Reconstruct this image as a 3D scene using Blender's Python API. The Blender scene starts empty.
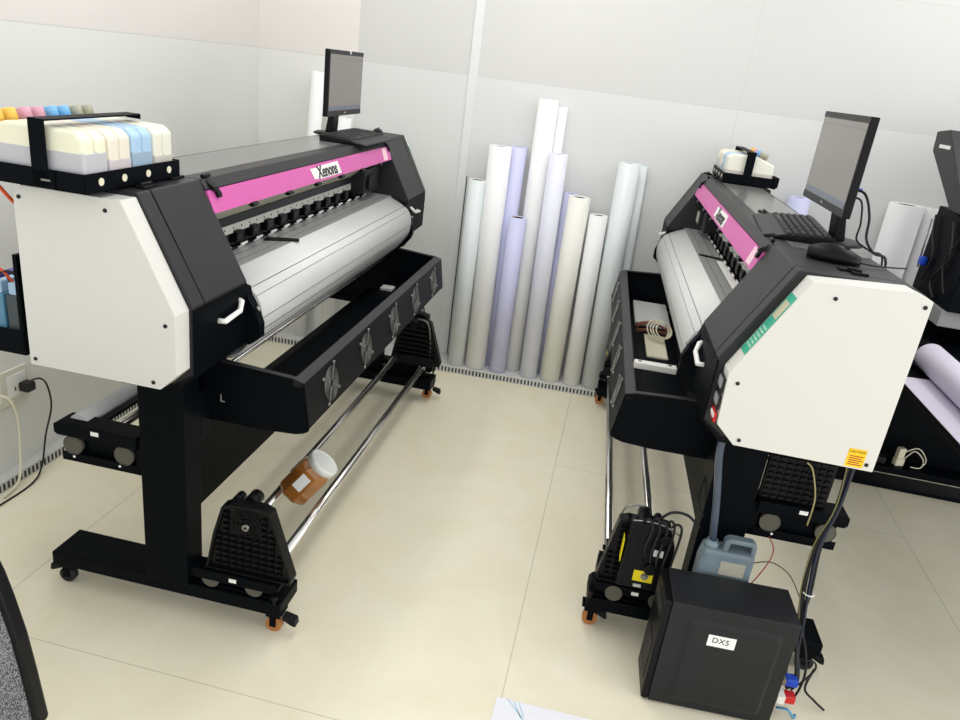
import bpy, bmesh, math, random
from mathutils import Vector, Matrix
random.seed(7)
S = bpy.context.scene
COL = S.collection
PI = math.pi

# ------------------------------------------------------------------ camera
CAM_Z = 1.729
pt, ro, yaw = math.radians(21.3678), math.radians(7.4273), math.radians(8.9243)
cam_d = bpy.data.cameras.new('camera'); cam = bpy.data.objects.new('camera', cam_d); COL.objects.link(cam)
r0 = Vector((1, 0, 0)); f0 = Vector((0, math.cos(pt), -math.sin(pt))); u0 = Vector((0, math.sin(pt), math.cos(pt)))
right = r0 * math.cos(ro) + u0 * math.sin(ro)
up = u0 * math.cos(ro) - r0 * math.sin(ro)
Rz = Matrix.Rotation(yaw, 3, 'Z')
right, up, fwd = Rz @ right, Rz @ up, Rz @ f0
M = Matrix((right, up, -fwd)).transposed().to_4x4(); M.translation = (0, 0, CAM_Z)
cam.matrix_world = M
cam_d.sensor_fit = 'HORIZONTAL'; cam_d.sensor_width = 36.0; cam_d.lens = 744.42 / 960 * 36.0
cam_d.clip_start = 0.05; cam_d.clip_end = 60
S.camera = cam

# ------------------------------------------------------------------ world, lights, exposure
wd = bpy.data.worlds.new('world'); S.world = wd; wd.use_nodes = True
bg = wd.node_tree.nodes['Background']; bg.inputs[0].default_value = (0.97, 0.98, 1.0, 1); bg.inputs[1].default_value = 1.0
_nt = wd.node_tree; _tc = _nt.nodes.new('ShaderNodeTexCoord'); _sp = _nt.nodes.new('ShaderNodeSeparateXYZ'); _mr = _nt.nodes.new('ShaderNodeMapRange')
_nt.links.new(_tc.outputs['Generated'], _sp.inputs[0]); _nt.links.new(_sp.outputs[2], _mr.inputs[0])
_mr.inputs[1].default_value = 0.15; _mr.inputs[2].default_value = 0.85; _mr.inputs[3].default_value = 1.62; _mr.inputs[4].default_value = 0.84   # bright room around, dimmer ceiling above
_nt.links.new(_mr.outputs[0], bg.inputs[1])
S.view_settings.view_transform = 'Standard'; S.view_settings.look = 'None'
S.view_settings.exposure = 0.05; S.view_settings.gamma = 1.0
S.view_settings.use_curve_mapping = False
def area(name, loc, size, power, rot=(0, 0, 0), col=(1, .97, .92)):
    l = bpy.data.lights.new(name, 'AREA'); l.shape = 'RECTANGLE'; l.size, l.size_y = size; l.energy = power; l.color = col
    o = bpy.data.objects.new(name, l); o.location = loc; o.rotation_euler = rot; COL.objects.link(o); return o
area('ceiling_lamp', (-0.35, 2.75, 2.9), (0.5, 2.2), 18)
area('ceiling_lamp', (-1.75, 2.4, 2.9), (0.3, 2.4), 11)
area('ceiling_lamp', (1.7, 2.9, 2.9), (0.5, 2.2), 16)
area('side_fill', (3.6, 0.6, 1.25), (2.4, 2.2), 20, (0, math.radians(88), 0), (1, .985, .96))  # added fill from the unseen right side, lifts low areas and left wall

# ------------------------------------------------------------------ materials
def srgb(r, g, b):
    f = lambda c: (c / 255 / 12.92) if c / 255 <= .04045 else ((c / 255 + .055) / 1.055) ** 2.4
    return (f(r), f(g), f(b), 1)
MATS = {}
def mat(name, col, rough=.5, metal=0., noise=0., nscale=30., bump=0., bscale=200., trans=0., coat=0., emit=None, alpha=1., spec=.5, ior=1.45):
    m = bpy.data.materials.new(name); m.use_nodes = True; nt = m.node_tree; b = nt.nodes['Principled BSDF']
    c = srgb(*col) if max(col) > 1 else (*col, 1)
    b.inputs['Base Color'].default_value = c; b.inputs['Roughness'].default_value = rough; b.inputs['Metallic'].default_value = metal
    b.inputs['Transmission Weight'].default_value = trans; b.inputs['Coat Weight'].default_value = coat; b.inputs['IOR'].default_value = ior
    b.inputs['Specular IOR Level'].default_value = spec
    if alpha < 1: b.inputs['Alpha'].default_value = alpha
    tc = nt.nodes.new('ShaderNodeTexCoord')
    if noise:
        n = nt.nodes.new('ShaderNodeTexNoise'); n.inputs['Scale'].default_value = nscale; n.inputs['Detail'].default_value = 3
        nt.links.new(tc.outputs['Object'], n.inputs['Vector'])
        mx = nt.nodes.new('ShaderNodeMix'); mx.data_type = 'RGBA'
        mx.inputs[6].default_value = tuple(min(1, x * (1 - noise)) for x in c[:3]) + (1,)
        mx.inputs[7].default_value = tuple(min(1, x * (1 + noise)) for x in c[:3]) + (1,)
        nt.links.new(n.outputs[0], mx.inputs[0]); nt.links.new(mx.outputs[2], b.inputs['Base Color'])
    if bump:
        n2 = nt.nodes.new('ShaderNodeTexNoise'); n2.inputs['Scale'].default_value = bscale
        nt.links.new(tc.outputs['Object'], n2.inputs['Vector'])
        bp = nt.nodes.new('ShaderNodeBump'); bp.inputs['Strength'].default_value = bump; bp.inputs['Distance'].default_value = .001
        nt.links.new(n2.outputs[0], bp.inputs['Height']); nt.links.new(bp.outputs[0], b.inputs['Normal'])
    if emit: b.inputs['Emission Color'].default_value = srgb(*emit[0]); b.inputs['Emission Strength'].default_value = emit[1]
    MATS[name] = m; return m
black = mat('black_powder_coat', (.002, .0032, .0048), .45, noise=.15, bump=.15, bscale=900, spec=.06)
cover = mat('black_sheet_lit', (.018, .0172, .0192), .44, noise=.06, bump=.12, bscale=1200, spec=.4)  # black cover sheet; reflected light on slanted faces is put into the grey
fanp = mat('charcoal_powder_coat', (.007, .008, .0095), .45, noise=.1, bump=.12, bscale=900, spec=.1)
stripm = mat('grey_white_strip', (190, 190, 182), .5, noise=.05)
topm = mat('grey_glossy_top', (.15, .155, .148), .24, noise=.1, nscale=5)
plastic = mat('black_plastic', (.004, .004, .005), .38, noise=.1, spec=.2)
plastic2 = mat('charcoal_plastic', (.017, .018, .02), .42, noise=.1, spec=.25)
rubber = mat('black_rubber', (.008, .008, .009), .6, noise=.1)
white_sh = mat('white_sheet_metal', (216, 215, 208), .42, noise=.012, nscale=3)
silver = mat('brushed_aluminium', (203, 204, 201), .5, metal=.12, noise=.05, nscale=14)
platen_m = mat('anodised_platen', (168, 170, 169), .30, metal=.28, noise=.05, nscale=10)
chrome = mat('chrome', (222, 220, 214), .2, metal=.9, noise=.04)
steel = mat('dull_steel', (150, 150, 146), .35, metal=.9, noise=.06)
outm = mat('ivory_outlet', (216, 214, 200), .45, noise=.02)
wheelm = mat('dull_grey_wheel', (84, 82, 72), .5, noise=.1)
pink = mat('pink_banner', (205, 92, 164), .4, noise=.04, nscale=6)
pinklabel = mat('pale_pink_label', (240, 205, 215), .5)
white = mat('white_plastic', (235, 235, 230), .4, noise=.02)
whitepaint = mat('white_ink', (245, 245, 242), .6)
greyink = mat('grey_marking', (150, 150, 150), .6)
darkink = mat('dark_ink', (.012, .012, .015), .6)
beigem = mat('beige_grey_panel', (176, 173, 156), .45, noise=.08)
yellow = mat('yellow_label', (240, 220, 20), .5, noise=.03)
amber = mat('amber_label', (252, 200, 20), .5, noise=.03)
green = mat('green_label', (60, 170, 140), .4, noise=.1, nscale=20)
palegreen = mat('pale_green_print', (165, 205, 185), .5)
tan = mat('tan_print', (190, 185, 155), .5)
orange = mat('amber_caster_wheel', (176, 116, 62), .35, noise=.2)
red = mat('red_plastic', (200, 30, 30), .4, noise=.03)
redwire = mat('red_wire', (150, 40, 35), .5)
orangetube = mat('orange_tube', (235, 90, 35), .3, noise=.05)
blue = mat('blue_plastic', (20, 70, 190), .4, noise=.05)
cream = mat('cream_plastic', (225, 220, 195), .45, noise=.02)
cork = mat('cardboard_core', (176, 130, 78), .8, noise=.12, nscale=60)
screen = mat('grey_screen', (120, 114, 109), .25, noise=.03, nscale=4, coat=.3)
screenbar = mat('grey_blue_screen_bar', (98, 104, 120), .25)
keym = mat('key_plastic', (.02, .02, .022), .4)
tealgrey = mat('translucent_teal_can', (118, 134, 142), .4, noise=.42, nscale=14)
hosem = mat('blue_grey_hose', (62, 74, 92), .25, noise=.4, nscale=25, coat=.4)
jarm = mat('amber_jar', (206, 138, 66), .12, noise=.2, nscale=20, trans=.55, coat=.5)
jarpaste = mat('brown_paste', (150, 92, 38), .5, noise=.25, nscale=40)
silverlab = mat('silver_label', (150, 152, 155), .4, noise=.1)
lidm = mat('white_lid', (228, 230, 224), .4, noise=.02)
PAPERS = {'white': mat('white_paper_roll', (236, 237, 236), .55, noise=.012, nscale=4),
          'grey': mat('cool_grey_film_roll', (218, 225, 225), .3, noise=.02, nscale=4),
          'lilac': mat('lilac_backed_roll', (204, 206, 236), .4, noise=.02, nscale=4),
          'pale': mat('pale_lilac_roll', (224, 226, 237), .4, noise=.02, nscale=4),
          'cream': mat('cream_white_roll', (236, 236, 227), .5, noise=.012, nscale=4)}
hole = mat('roll_inside', (70, 66, 52), .8)
lilacpaper = mat('lilac_white_paper', (216, 209, 225), .5, noise=.03, nscale=5)
sheetpaper = mat('white_sheet_paper', (240, 241, 246), .6, noise=.015, nscale=4)
bluepen = mat('pale_blue_pen', (170, 205, 225), .6)
capy = mat('yellow_cap', (240, 195, 90), .4, noise=.1); capm = mat('pink_cap', (215, 160, 180), .4, noise=.1)
capc = mat('cyan_cap', (120, 180, 222), .4, noise=.1); capk = mat('olive_grey_cap', (168, 165, 145), .4, noise=.1)
tnk = {'yellow': mat('yellowish_clear_tank', (234, 232, 206), .3, noise=.03), 'pink': mat('pinkish_clear_tank', (230, 222, 205), .3, noise=.03),
       'blue': mat('bluish_clear_tank', (168, 200, 226), .3, noise=.06), 'black': mat('creamy_clear_tank', (224, 224, 208), .3, noise=.03)}
inkm = {'yellow': mat('grey_ink_level', (188, 188, 192), .3, noise=.03), 'pink': mat('mauve_ink_level', (196, 190, 192), .3, noise=.03),
        'blue': mat('blue_grey_ink_level', (150, 172, 190), .3, noise=.05), 'black': mat('taupe_ink_level', (190, 186, 176), .3, noise=.05)}
purple = mat('purple_cartridge', (80, 60, 140), .3); cyanc = mat('blue_grey_cartridge', (90, 140, 170), .3); blackc = mat('dark_grey_cartridge', (70, 78, 82), .3)

def wall_mat():
    m = bpy.data.materials.new('tiled_wall'); m.use_nodes = True; nt = m.node_tree; b = nt.nodes['Principled BSDF']
    L = nt.links.new
    g = nt.nodes.new('ShaderNodeNewGeometry'); sp = nt.nodes.new('ShaderNodeSeparateXYZ'); L(g.outputs['Position'], sp.inputs[0])
    n = nt.nodes.new('ShaderNodeTexNoise'); n.inputs['Scale'].default_value = 1.3; n.inputs['Detail'].default_value = 4; L(g.outputs['Position'], n.inputs['Vector'])
    def mth(op, a, bb=None, cc=None):
        x = nt.nodes.new('ShaderNodeMath'); x.operation = op
        for i, v in enumerate((a, bb, cc)):
            if v is None: continue
            if isinstance(v, (int, float)): x.inputs[i].default_value = v
            else: L(v, x.inputs[i])
        return x.outputs[0]
    def mix(f, a, bb):
        x = nt.nodes.new('ShaderNodeMix'); x.data_type = 'RGBA'; L(f, x.inputs[0])
        for i, v in ((6, a), (7, bb)):
            if isinstance(v, tuple): x.inputs[i].default_value = v
            else: L(v, x.inputs[i])
        return x.outputs[2]
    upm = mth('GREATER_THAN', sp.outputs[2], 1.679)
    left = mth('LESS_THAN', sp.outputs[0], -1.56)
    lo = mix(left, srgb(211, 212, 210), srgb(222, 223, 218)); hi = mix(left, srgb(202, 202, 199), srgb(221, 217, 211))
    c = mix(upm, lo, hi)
    nn = mth('MULTIPLY_ADD', n.outputs[0], .08, .955)
    sc = nt.nodes.new('ShaderNodeVectorMath'); sc.operation = 'SCALE'; L(c, sc.inputs[0]); L(nn, sc.inputs[3])
    # seams
    def line(src, pos, w): return mth('LESS_THAN', mth('ABSOLUTE', mth('SUBTRACT', src, pos)), w)
    s = mth('MAXIMUM', line(sp.outputs[2], 1.679, .0025), line(sp.outputs[2], 2.275, .003))
    s = mth('MAXIMUM', s, mth('MAXIMUM', line(sp.outputs[0], .517, .0022), line(sp.outputs[0], -1.562, .003)))
    out = mix(mth('MULTIPLY', s, .55), sc.outputs[0], srgb(190, 190, 186))
    L(out, b.inputs['Base Color']); b.inputs['Roughness'].default_value = .42; b.inputs['Specular IOR Level'].default_value = .3
    return m
def floor_mat():
    m = bpy.data.materials.new('cream_floor_tile'); m.use_nodes = True; nt = m.node_tree; b = nt.nodes['Principled BSDF']; L = nt.links.new
    g = nt.nodes.new('ShaderNodeNewGeometry')
    mp = nt.nodes.new('ShaderNodeMapping'); mp.inputs['Location'].default_value = (0, 0, 0); mp.inputs['Rotation'].default_value = (0, 0, PI / 2); L(g.outputs['Position'], mp.inputs[0])
    def mth(op, a, bb=None, cc=None):
        x = nt.nodes.new('ShaderNodeMath'); x.operation = op
        for i, v in enumerate((a, bb, cc)):
            if v is None: continue
            if isinstance(v, (int, float)): x.inputs[i].default_value = v
            else: L(v, x.inputs[i])
        return x.outputs[0]
    sp = nt.nodes.new('ShaderNodeSeparateXYZ'); L(g.outputs['Position'], sp.inputs[0])
    X, Y = sp.outputs[0], sp.outputs[1]
    col = mth('FLOOR', mth('DIVIDE', mth('ADD', X, .073), 1.594))
    fx = mth('ABSOLUTE', mth('SUBTRACT', mth('FRACT', mth('ADD', mth('DIVIDE', mth('ADD', X, .073), 1.594), .5)), .5))
    lx = mth('LESS_THAN', mth('MULTIPLY', fx, 1.594), .0016)
    off = mth('MULTIPLY', mth('ABSOLUTE', mth('MODULO', col, 2)), 1.71)
    fy = mth('ABSOLUTE', mth('SUBTRACT', mth('FRACT', mth('ADD', mth('DIVIDE', mth('ADD', mth('SUBTRACT', Y, 3.2), off), 3.2), .5)), .5))
    ly = mth('LESS_THAN', mth('MULTIPLY', fy, 3.2), .0014)
    n = nt.nodes.new('ShaderNodeTexNoise'); n.inputs['Scale'].default_value = 2.2; n.inputs['Detail'].default_value = 8; n.inputs['Roughness'].default_value = .62; n.inputs['Distortion'].default_value = 1.6
    L(g.outputs['Position'], n.inputs['Vector'])
    r = nt.nodes.new('ShaderNodeValToRGB'); e = r.color_ramp.elements
    e[0].position = .32; e[0].color = srgb(237, 230, 201); e[1].position = .68; e[1].color = srgb(245, 239, 216)
    L(n.outputs[0], r.inputs[0])
    x = nt.nodes.new('ShaderNodeMix'); x.data_type = 'RGBA'; L(mth('MULTIPLY', mth('MAXIMUM', lx, ly), .55), x.inputs[0]); L(r.outputs[0], x.inputs[6]); x.inputs[7].default_value = srgb(165, 156, 132)
    L(x.outputs[2], b.inputs['Base Color']); b.inputs['Roughness'].default_value = .27; b.inputs['Specular IOR Level'].default_value = .35
    return m
def mesh_mat():
    m = bpy.data.materials.new('woven_chair_mesh'); m.use_nodes = True; nt = m.node_tree; b = nt.nodes['Principled BSDF']; L = nt.links.new
    tc = nt.nodes.new('ShaderNodeTexCoord'); n = nt.nodes.new('ShaderNodeTexNoise'); n.inputs['Scale'].default_value = 520; n.inputs['Detail'].default_value = 2
    mp = nt.nodes.new('ShaderNodeMapping'); mp.inputs['Scale'].default_value = (1, 1, .45); L(tc.outputs['Object'], mp.inputs[0]); L(mp.outputs[0], n.inputs['Vector'])
    r = nt.nodes.new('ShaderNodeValToRGB'); e = r.color_ramp.elements; e[0].position = .42; e[0].color = srgb(58, 60, 64); e[1].position = .6; e[1].color = srgb(165, 165, 168)
    L(n.outputs[0], r.inputs[0]); L(r.outputs[0], b.inputs['Base Color']); b.inputs['Roughness'].default_value = .9
    return m
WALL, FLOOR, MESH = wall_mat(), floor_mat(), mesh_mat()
PLINTH = mat('grey_wall_base', (206, 207, 203), .45, noise=.03)
SLOT = mat('slot_dark', (60, 60, 58), .7)
STRIP = mat('pale_grey_trim', (216, 217, 215), .4, noise=.02)

# ------------------------------------------------------------------ mesh helpers
class MB:
    def __init__(s): s.bm = bmesh.new()
    def poly3(s, rings, smooth=False, closed_ends=True):
        bm = s.bm; vs = [[bm.verts.new(p) for p in r] for r in rings]; n = len(vs[0])
        for a, b in zip(vs, vs[1:]):
            for i in range(n):
                f = bm.faces.new((a[i], a[(i + 1) % n], b[(i + 1) % n], b[i])); f.smooth = smooth
        if closed_ends:
            bm.faces.new(list(reversed(vs[0]))); bm.faces.new(vs[-1])
        return s
    def box(s, x0, x1, y0, y1, z0, z1):
        p = [(x0, y0), (x1, y0), (x1, y1), (x0, y1)]
        return s.poly3([[(x, y, z0) for x, y in p], [(x, y, z1) for x, y in p]])
    def px(s, poly, x0, x1, smooth=False):
        return s.poly3([[(x0, y, z) for y, z in poly], [(x1, y, z) for y, z in poly]], smooth)
    def py(s, poly, y0, y1, smooth=False):
        return s.poly3([[(x, y0, z) for x, z in poly], [(x, y1, z) for x, z in poly]], smooth)
    def pz(s, poly, z0, z1, smooth=False):
        return s.poly3([[(x, y, z0) for x, y in poly], [(x, y, z1) for x, y in poly]], smooth)
    def cyl(s, p0, p1, r0, r1=None, seg=20, cap=True):
        p0, p1 = Vector(p0), Vector(p1); r1 = r0 if r1 is None else r1
        d = (p1 - p0).normalized(); a = d.orthogonal().normalized(); b = d.cross(a)
        ring = lambda p, r: [p + (a * math.cos(t) + b * math.sin(t)) * r for t in [2 * PI * i / seg for i in range(seg)]]
        return s.poly3([ring(p0, r0), ring(p1, r1)], True, cap)
    def lathe(s, p0, axis, prof, seg=28, flat=False, cap=True):
        p0 = Vector(p0); d = Vector(axis).normalized(); a = d.orthogonal().normalized(); b = d.cross(a)
        rings = [[p0 + d * h + (a * math.cos(t) + b * math.sin(t)) * r for t in [2 * PI * (i + .5) / seg for i in range(seg)]] for r, h in prof]
        return s.poly3(rings, not flat, cap)
    def tube(s, pts, r, seg=8, smooth_path=True):
        P = [Vector(p) for p in pts]
        if smooth_path and len(P) > 2:
            Q = []
            for i in range(len(P) - 1):
                a, b, c, d = P[max(i - 1, 0)], P[i], P[i + 1], P[min(i + 2, len(P) - 1)]
                for k in range(6):
                    t = k / 6
                    Q.append(.5 * ((2 * b) + (c - a) * t + (2 * a - 5 * b + 4 * c - d) * t * t + (3 * b - a - 3 * c + d) * t ** 3))
            Q.append(P[-1]); P = Q
        rings = []; prev = None
        for i, p in enumerate(P):
            d = (P[min(i + 1, len(P) - 1)] - P[max(i - 1, 0)]).normalized()
            a = d.orthogonal().normalized() if prev is None else (prev - d * prev.dot(d)).normalized()
            prev = a; b = d.cross(a)
            rings.append([p + (a * math.cos(t) + b * math.sin(t)) * r for t in [2 * PI * k / seg for k in range(seg)]])
        return s.poly3(rings, True)
    def torus(s, c, axis, R, r, seg=28, k=6):
        c = Vector(c); d = Vector(axis).normalized(); a = d.orthogonal().normalized(); b = d.cross(a); bm = s.bm; V = []
        for i in range(seg):
            t = 2 * PI * i / seg; e = a * math.cos(t) + b * math.sin(t)
            V.append([bm.verts.new(c + e * (R + r * math.cos(q)) + d * r * math.sin(q)) for q in [2 * PI * j / k for j in range(k)]])
        for i in range(seg):
            for j in range(k):
                f = bm.faces.new((V[i][j], V[(i + 1) % seg][j], V[(i + 1) % seg][(j + 1) % k], V[i][(j + 1) % k])); f.smooth = True
        return s
    def xf(s, m): bmesh.ops.transform(s.bm, matrix=m, verts=s.bm.verts); return s
    def obj(s, name, m, parent=None, bevel=0., seg=2):
        bmesh.ops.recalc_face_normals(s.bm, faces=s.bm.faces)
        me = bpy.data.meshes.new(name); s.bm.to_mesh(me); s.bm.free(); me.materials.append(m)
        o = bpy.data.objects.new(name, me); COL.objects.link(o)
        if parent: o.parent = parent
        if bevel:
            b = o.modifiers.new('bevel', 'BEVEL'); b.width = bevel; b.segments = seg; b.limit_method = 'ANGLE'; b.angle_limit = math.radians(35); b.harden_normals = False
        return o
def tag(o, label=None, cat=None, group=None, kind=None):
    if label: o['label'] = label
    if cat: o['category'] = cat
    if group: o['group'] = group
    if kind: o['kind'] = kind
    return o
def empty(name, loc, rz, label, cat, group=None, rot=None):
    o = bpy.data.objects.new(name, None); COL.objects.link(o); o.location = loc
    o.rotation_euler = rot if rot else (0, 0, rz); o.empty_display_size = .1
    return tag(o, label, cat, group)
def text(name, s_, size, m, parent, mw, extrude=.0006, off=0.):
    cu = bpy.data.curves.new(name, 'FONT'); cu.body = s_; cu.size = size; cu.extrude = extrude; cu.offset = off; cu.align_x = 'CENTER'; cu.align_y = 'CENTER'; cu.resolution_u = 3
    t = bpy.data.objects.new(name, cu); COL.objects.link(t); bpy.context.view_layer.update()
    me = bpy.data.meshes.new_from_object(t.evaluated_get(bpy.context.evaluated_depsgraph_get()))
    bpy.data.objects.remove(t); me.materials.clear(); me.materials.append(m)
    me.transform(mw)
    o = bpy.data.objects.new(name, me); COL.objects.link(o); o.parent = parent; return o
def basis(o, ex, ey):   # text matrix: local x -> ex, local y -> ey
    ex, ey = Vector(ex).normalized(), Vector(ey).normalized(); ez = ex.cross(ey)
    m = Matrix((ex, ey, ez)).transposed().to_4x4(); m.translation = Vector(o); return m

# ------------------------------------------------------------------ setting
def wy(x, off=0.): return 4.107 + .049 * x + off
tag(MB().box(-2.6, 4.2, -2.0, 4.9, -.05, 0).obj('floor', FLOOR), kind='structure')
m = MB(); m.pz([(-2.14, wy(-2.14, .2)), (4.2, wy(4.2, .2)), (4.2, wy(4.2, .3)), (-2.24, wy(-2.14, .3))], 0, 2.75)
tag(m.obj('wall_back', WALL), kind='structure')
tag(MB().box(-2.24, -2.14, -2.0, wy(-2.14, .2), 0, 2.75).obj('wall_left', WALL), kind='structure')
# low slotted plinth along both walls
m = MB(); m.pz([(-2.094, wy(-2.094)), (4.2, wy(4.2)), (4.2, wy(4.2, .2)), (-2.094, wy(-2.094, .2))], 0, .045)
bb = tag(m.obj('baseboard_back', PLINTH, bevel=.002), kind='structure')
m = MB()
x = -2.0
while x < 1.7:
    m.pz([(x, wy(x) - .0012), (x + .010, wy(x + .010) - .0012), (x + .010, wy(x) + .004), (x, wy(x) + .004)], .008, .036); x += .021
tag(m.obj('trim_1', SLOT), kind='structure')
bl = tag(MB().box(-2.14, -2.094, -2, wy(-2.14), 0, .045).obj('baseboard_left', PLINTH, bevel=.002), kind='structure')
m = MB(); y = -.2
while y < 4.0:
    m.box(-2.098, -2.0925, y, y + .010, .008, .036); y += .021
tag(m.obj('trim_2', SLOT), kind='structure')
# vertical cover strip with dark gap
m = MB(); m.pz([(-.935, wy(-.935, .194)), (-.885, wy(-.885, .194)), (-.885, wy(-.885, .203)), (-.935, wy(-.935, .203))], .045, 2.75)
tag(m.obj('trim_3', STRIP, bevel=.002), kind='structure')
m = MB(); m.pz([(-.884, wy(-.884, .198)), (-.879, wy(-.879, .198)), (-.879, wy(-.879, .203)), (-.884, wy(-.884, .203))], .045, 1.14)
tag(m.obj('trim_4', SLOT), kind='structure')

# ------------------------------------------------------------------ paper rolls
def roll(kind, top, bot, zb, r, label, length=None, core=True, group='paper and film rolls leaning on the back wall'):
    t = Vector(top); b = Vector((bot[0], bot[1], zb)); d = (t - b); Ln = d.length
    e = empty('paper_roll', b, 0, label, 'paper roll', group)
    e.rotation_mode = 'QUATERNION'; e.rotation_quaternion = Vector((0, 0, 1)).rotation_difference(d)
    rc = r * .78 if core else r * .6
    MB().lathe((0, 0, 0), (0, 0, 1), [(rc, 0), (r, 0), (r, Ln), (rc, Ln), (rc, Ln - .12), (rc * .98, 0)], 36, cap=False).obj('paper', PAPERS[kind], e)
    MB().lathe((0, 0, 0), (0, 0, 1), [(rc * .8, .001), (rc * .995, .001), (rc * .995, Ln - .004), (rc * .8, Ln - .004)], 30, cap=False).obj('core', cork if core else hole, e)
    MB().cyl((0, 0, .002), (0, 0, Ln - .045), rc * .78, seg=24).obj('core_inside', hole, e)
    return e
RL = [("grey", (-0.790,4.126,1.149), (-0.792, 4.122), 0.048, 1, 'short cool grey roll with brown core, leftmost against the back wall'),
 ("white", (-0.689,4.145,1.342), (-0.676, 4.142), 0.062, 0, 'thick pale grey-white roll, second from the left on the back wall'),
 ("lilac", (-0.601, 4.227, 1.343), (-0.603, 4.219), 0.048, 0, 'tall lilac roll standing behind the thick pale roll'),
 ("lilac", (-0.541,4.138,0.977), (-0.539, 4.135), 0.048, 1, 'shortest lilac-blue roll with brown core, in front of the tallest roll'),
 ("white", (-0.474, 4.224, 1.609), (-0.463, 4.218), 0.056, 1, 'tallest white roll with a brown cardboard core on top'),
 ("white", (-0.396,4.262,1.579), (-0.386, 4.250), 0.028, 0, 'thin white roll tucked behind the tallest white roll'),
 ("pale", (-0.370,4.150,1.344), (-0.350, 4.147), 0.051, 0, 'pale lilac roll standing right of the tallest white roll'),
 ("lilac", (-0.278, 4.248, 1.136), (-0.296, 4.240), 0.042, 0, 'lilac roll mostly hidden behind the cream roll'),
 ("cream", (-0.221,4.166,1.133), (-0.222, 4.162), 0.060, 0, 'thick cream white roll with an open end, middle of the row'),
 ("white", (-0.102,4.163,1.053), (-0.090, 4.155), 0.050, 0, 'short white roll between the cream roll and the tall grey-green roll'),
 ("grey", (0.011,4.180,1.348), (0.025, 4.176), 0.058, 0, 'tall grey-green film roll, rightmost thick roll of the row'),
 ("grey", (0.078, 4.274, 1.333), (0.111, 4.266), 0.033, 0, 'thin grey film roll behind the tall grey-green roll')]
for k, t, b, r, c, lab in RL: roll(k, t, b, .047, r, lab, core=bool(c))
def flr(t, b):   # continue the line t->b down to the plinth
    t = Vector(t); b = Vector(b); s_ = (.047 - t.z) / (b.z - t.z); return (t + (b - t) * s_)[:2]
roll('white', (1.452, 4.278, 1.333), (1.46, 4.272), .047, .085, 'wide white roll standing behind the right printer near its mouse', core=False)
roll('white', (1.590, 4.300, 1.328), (1.60, 4.296), .047, .045, 'narrow white roll beside the wide white roll at the right', core=False)
roll('lilac', (0.917, 4.243, 1.295), (0.954, 4.23), .047, .056, 'lilac roll glimpsed behind the keyboard of the right printer', core=False)
roll('white', (-1.748, 4.13, 1.597), (-1.80, 4.11), .047, .037, 'slim white roll in the room corner left of the left monitor', core=False)
roll('white', (-1.584, 4.13, 1.372), (-1.625, 4.11), .047, .040, 'low white roll behind the stand of the left monitor', core=False)

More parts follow.
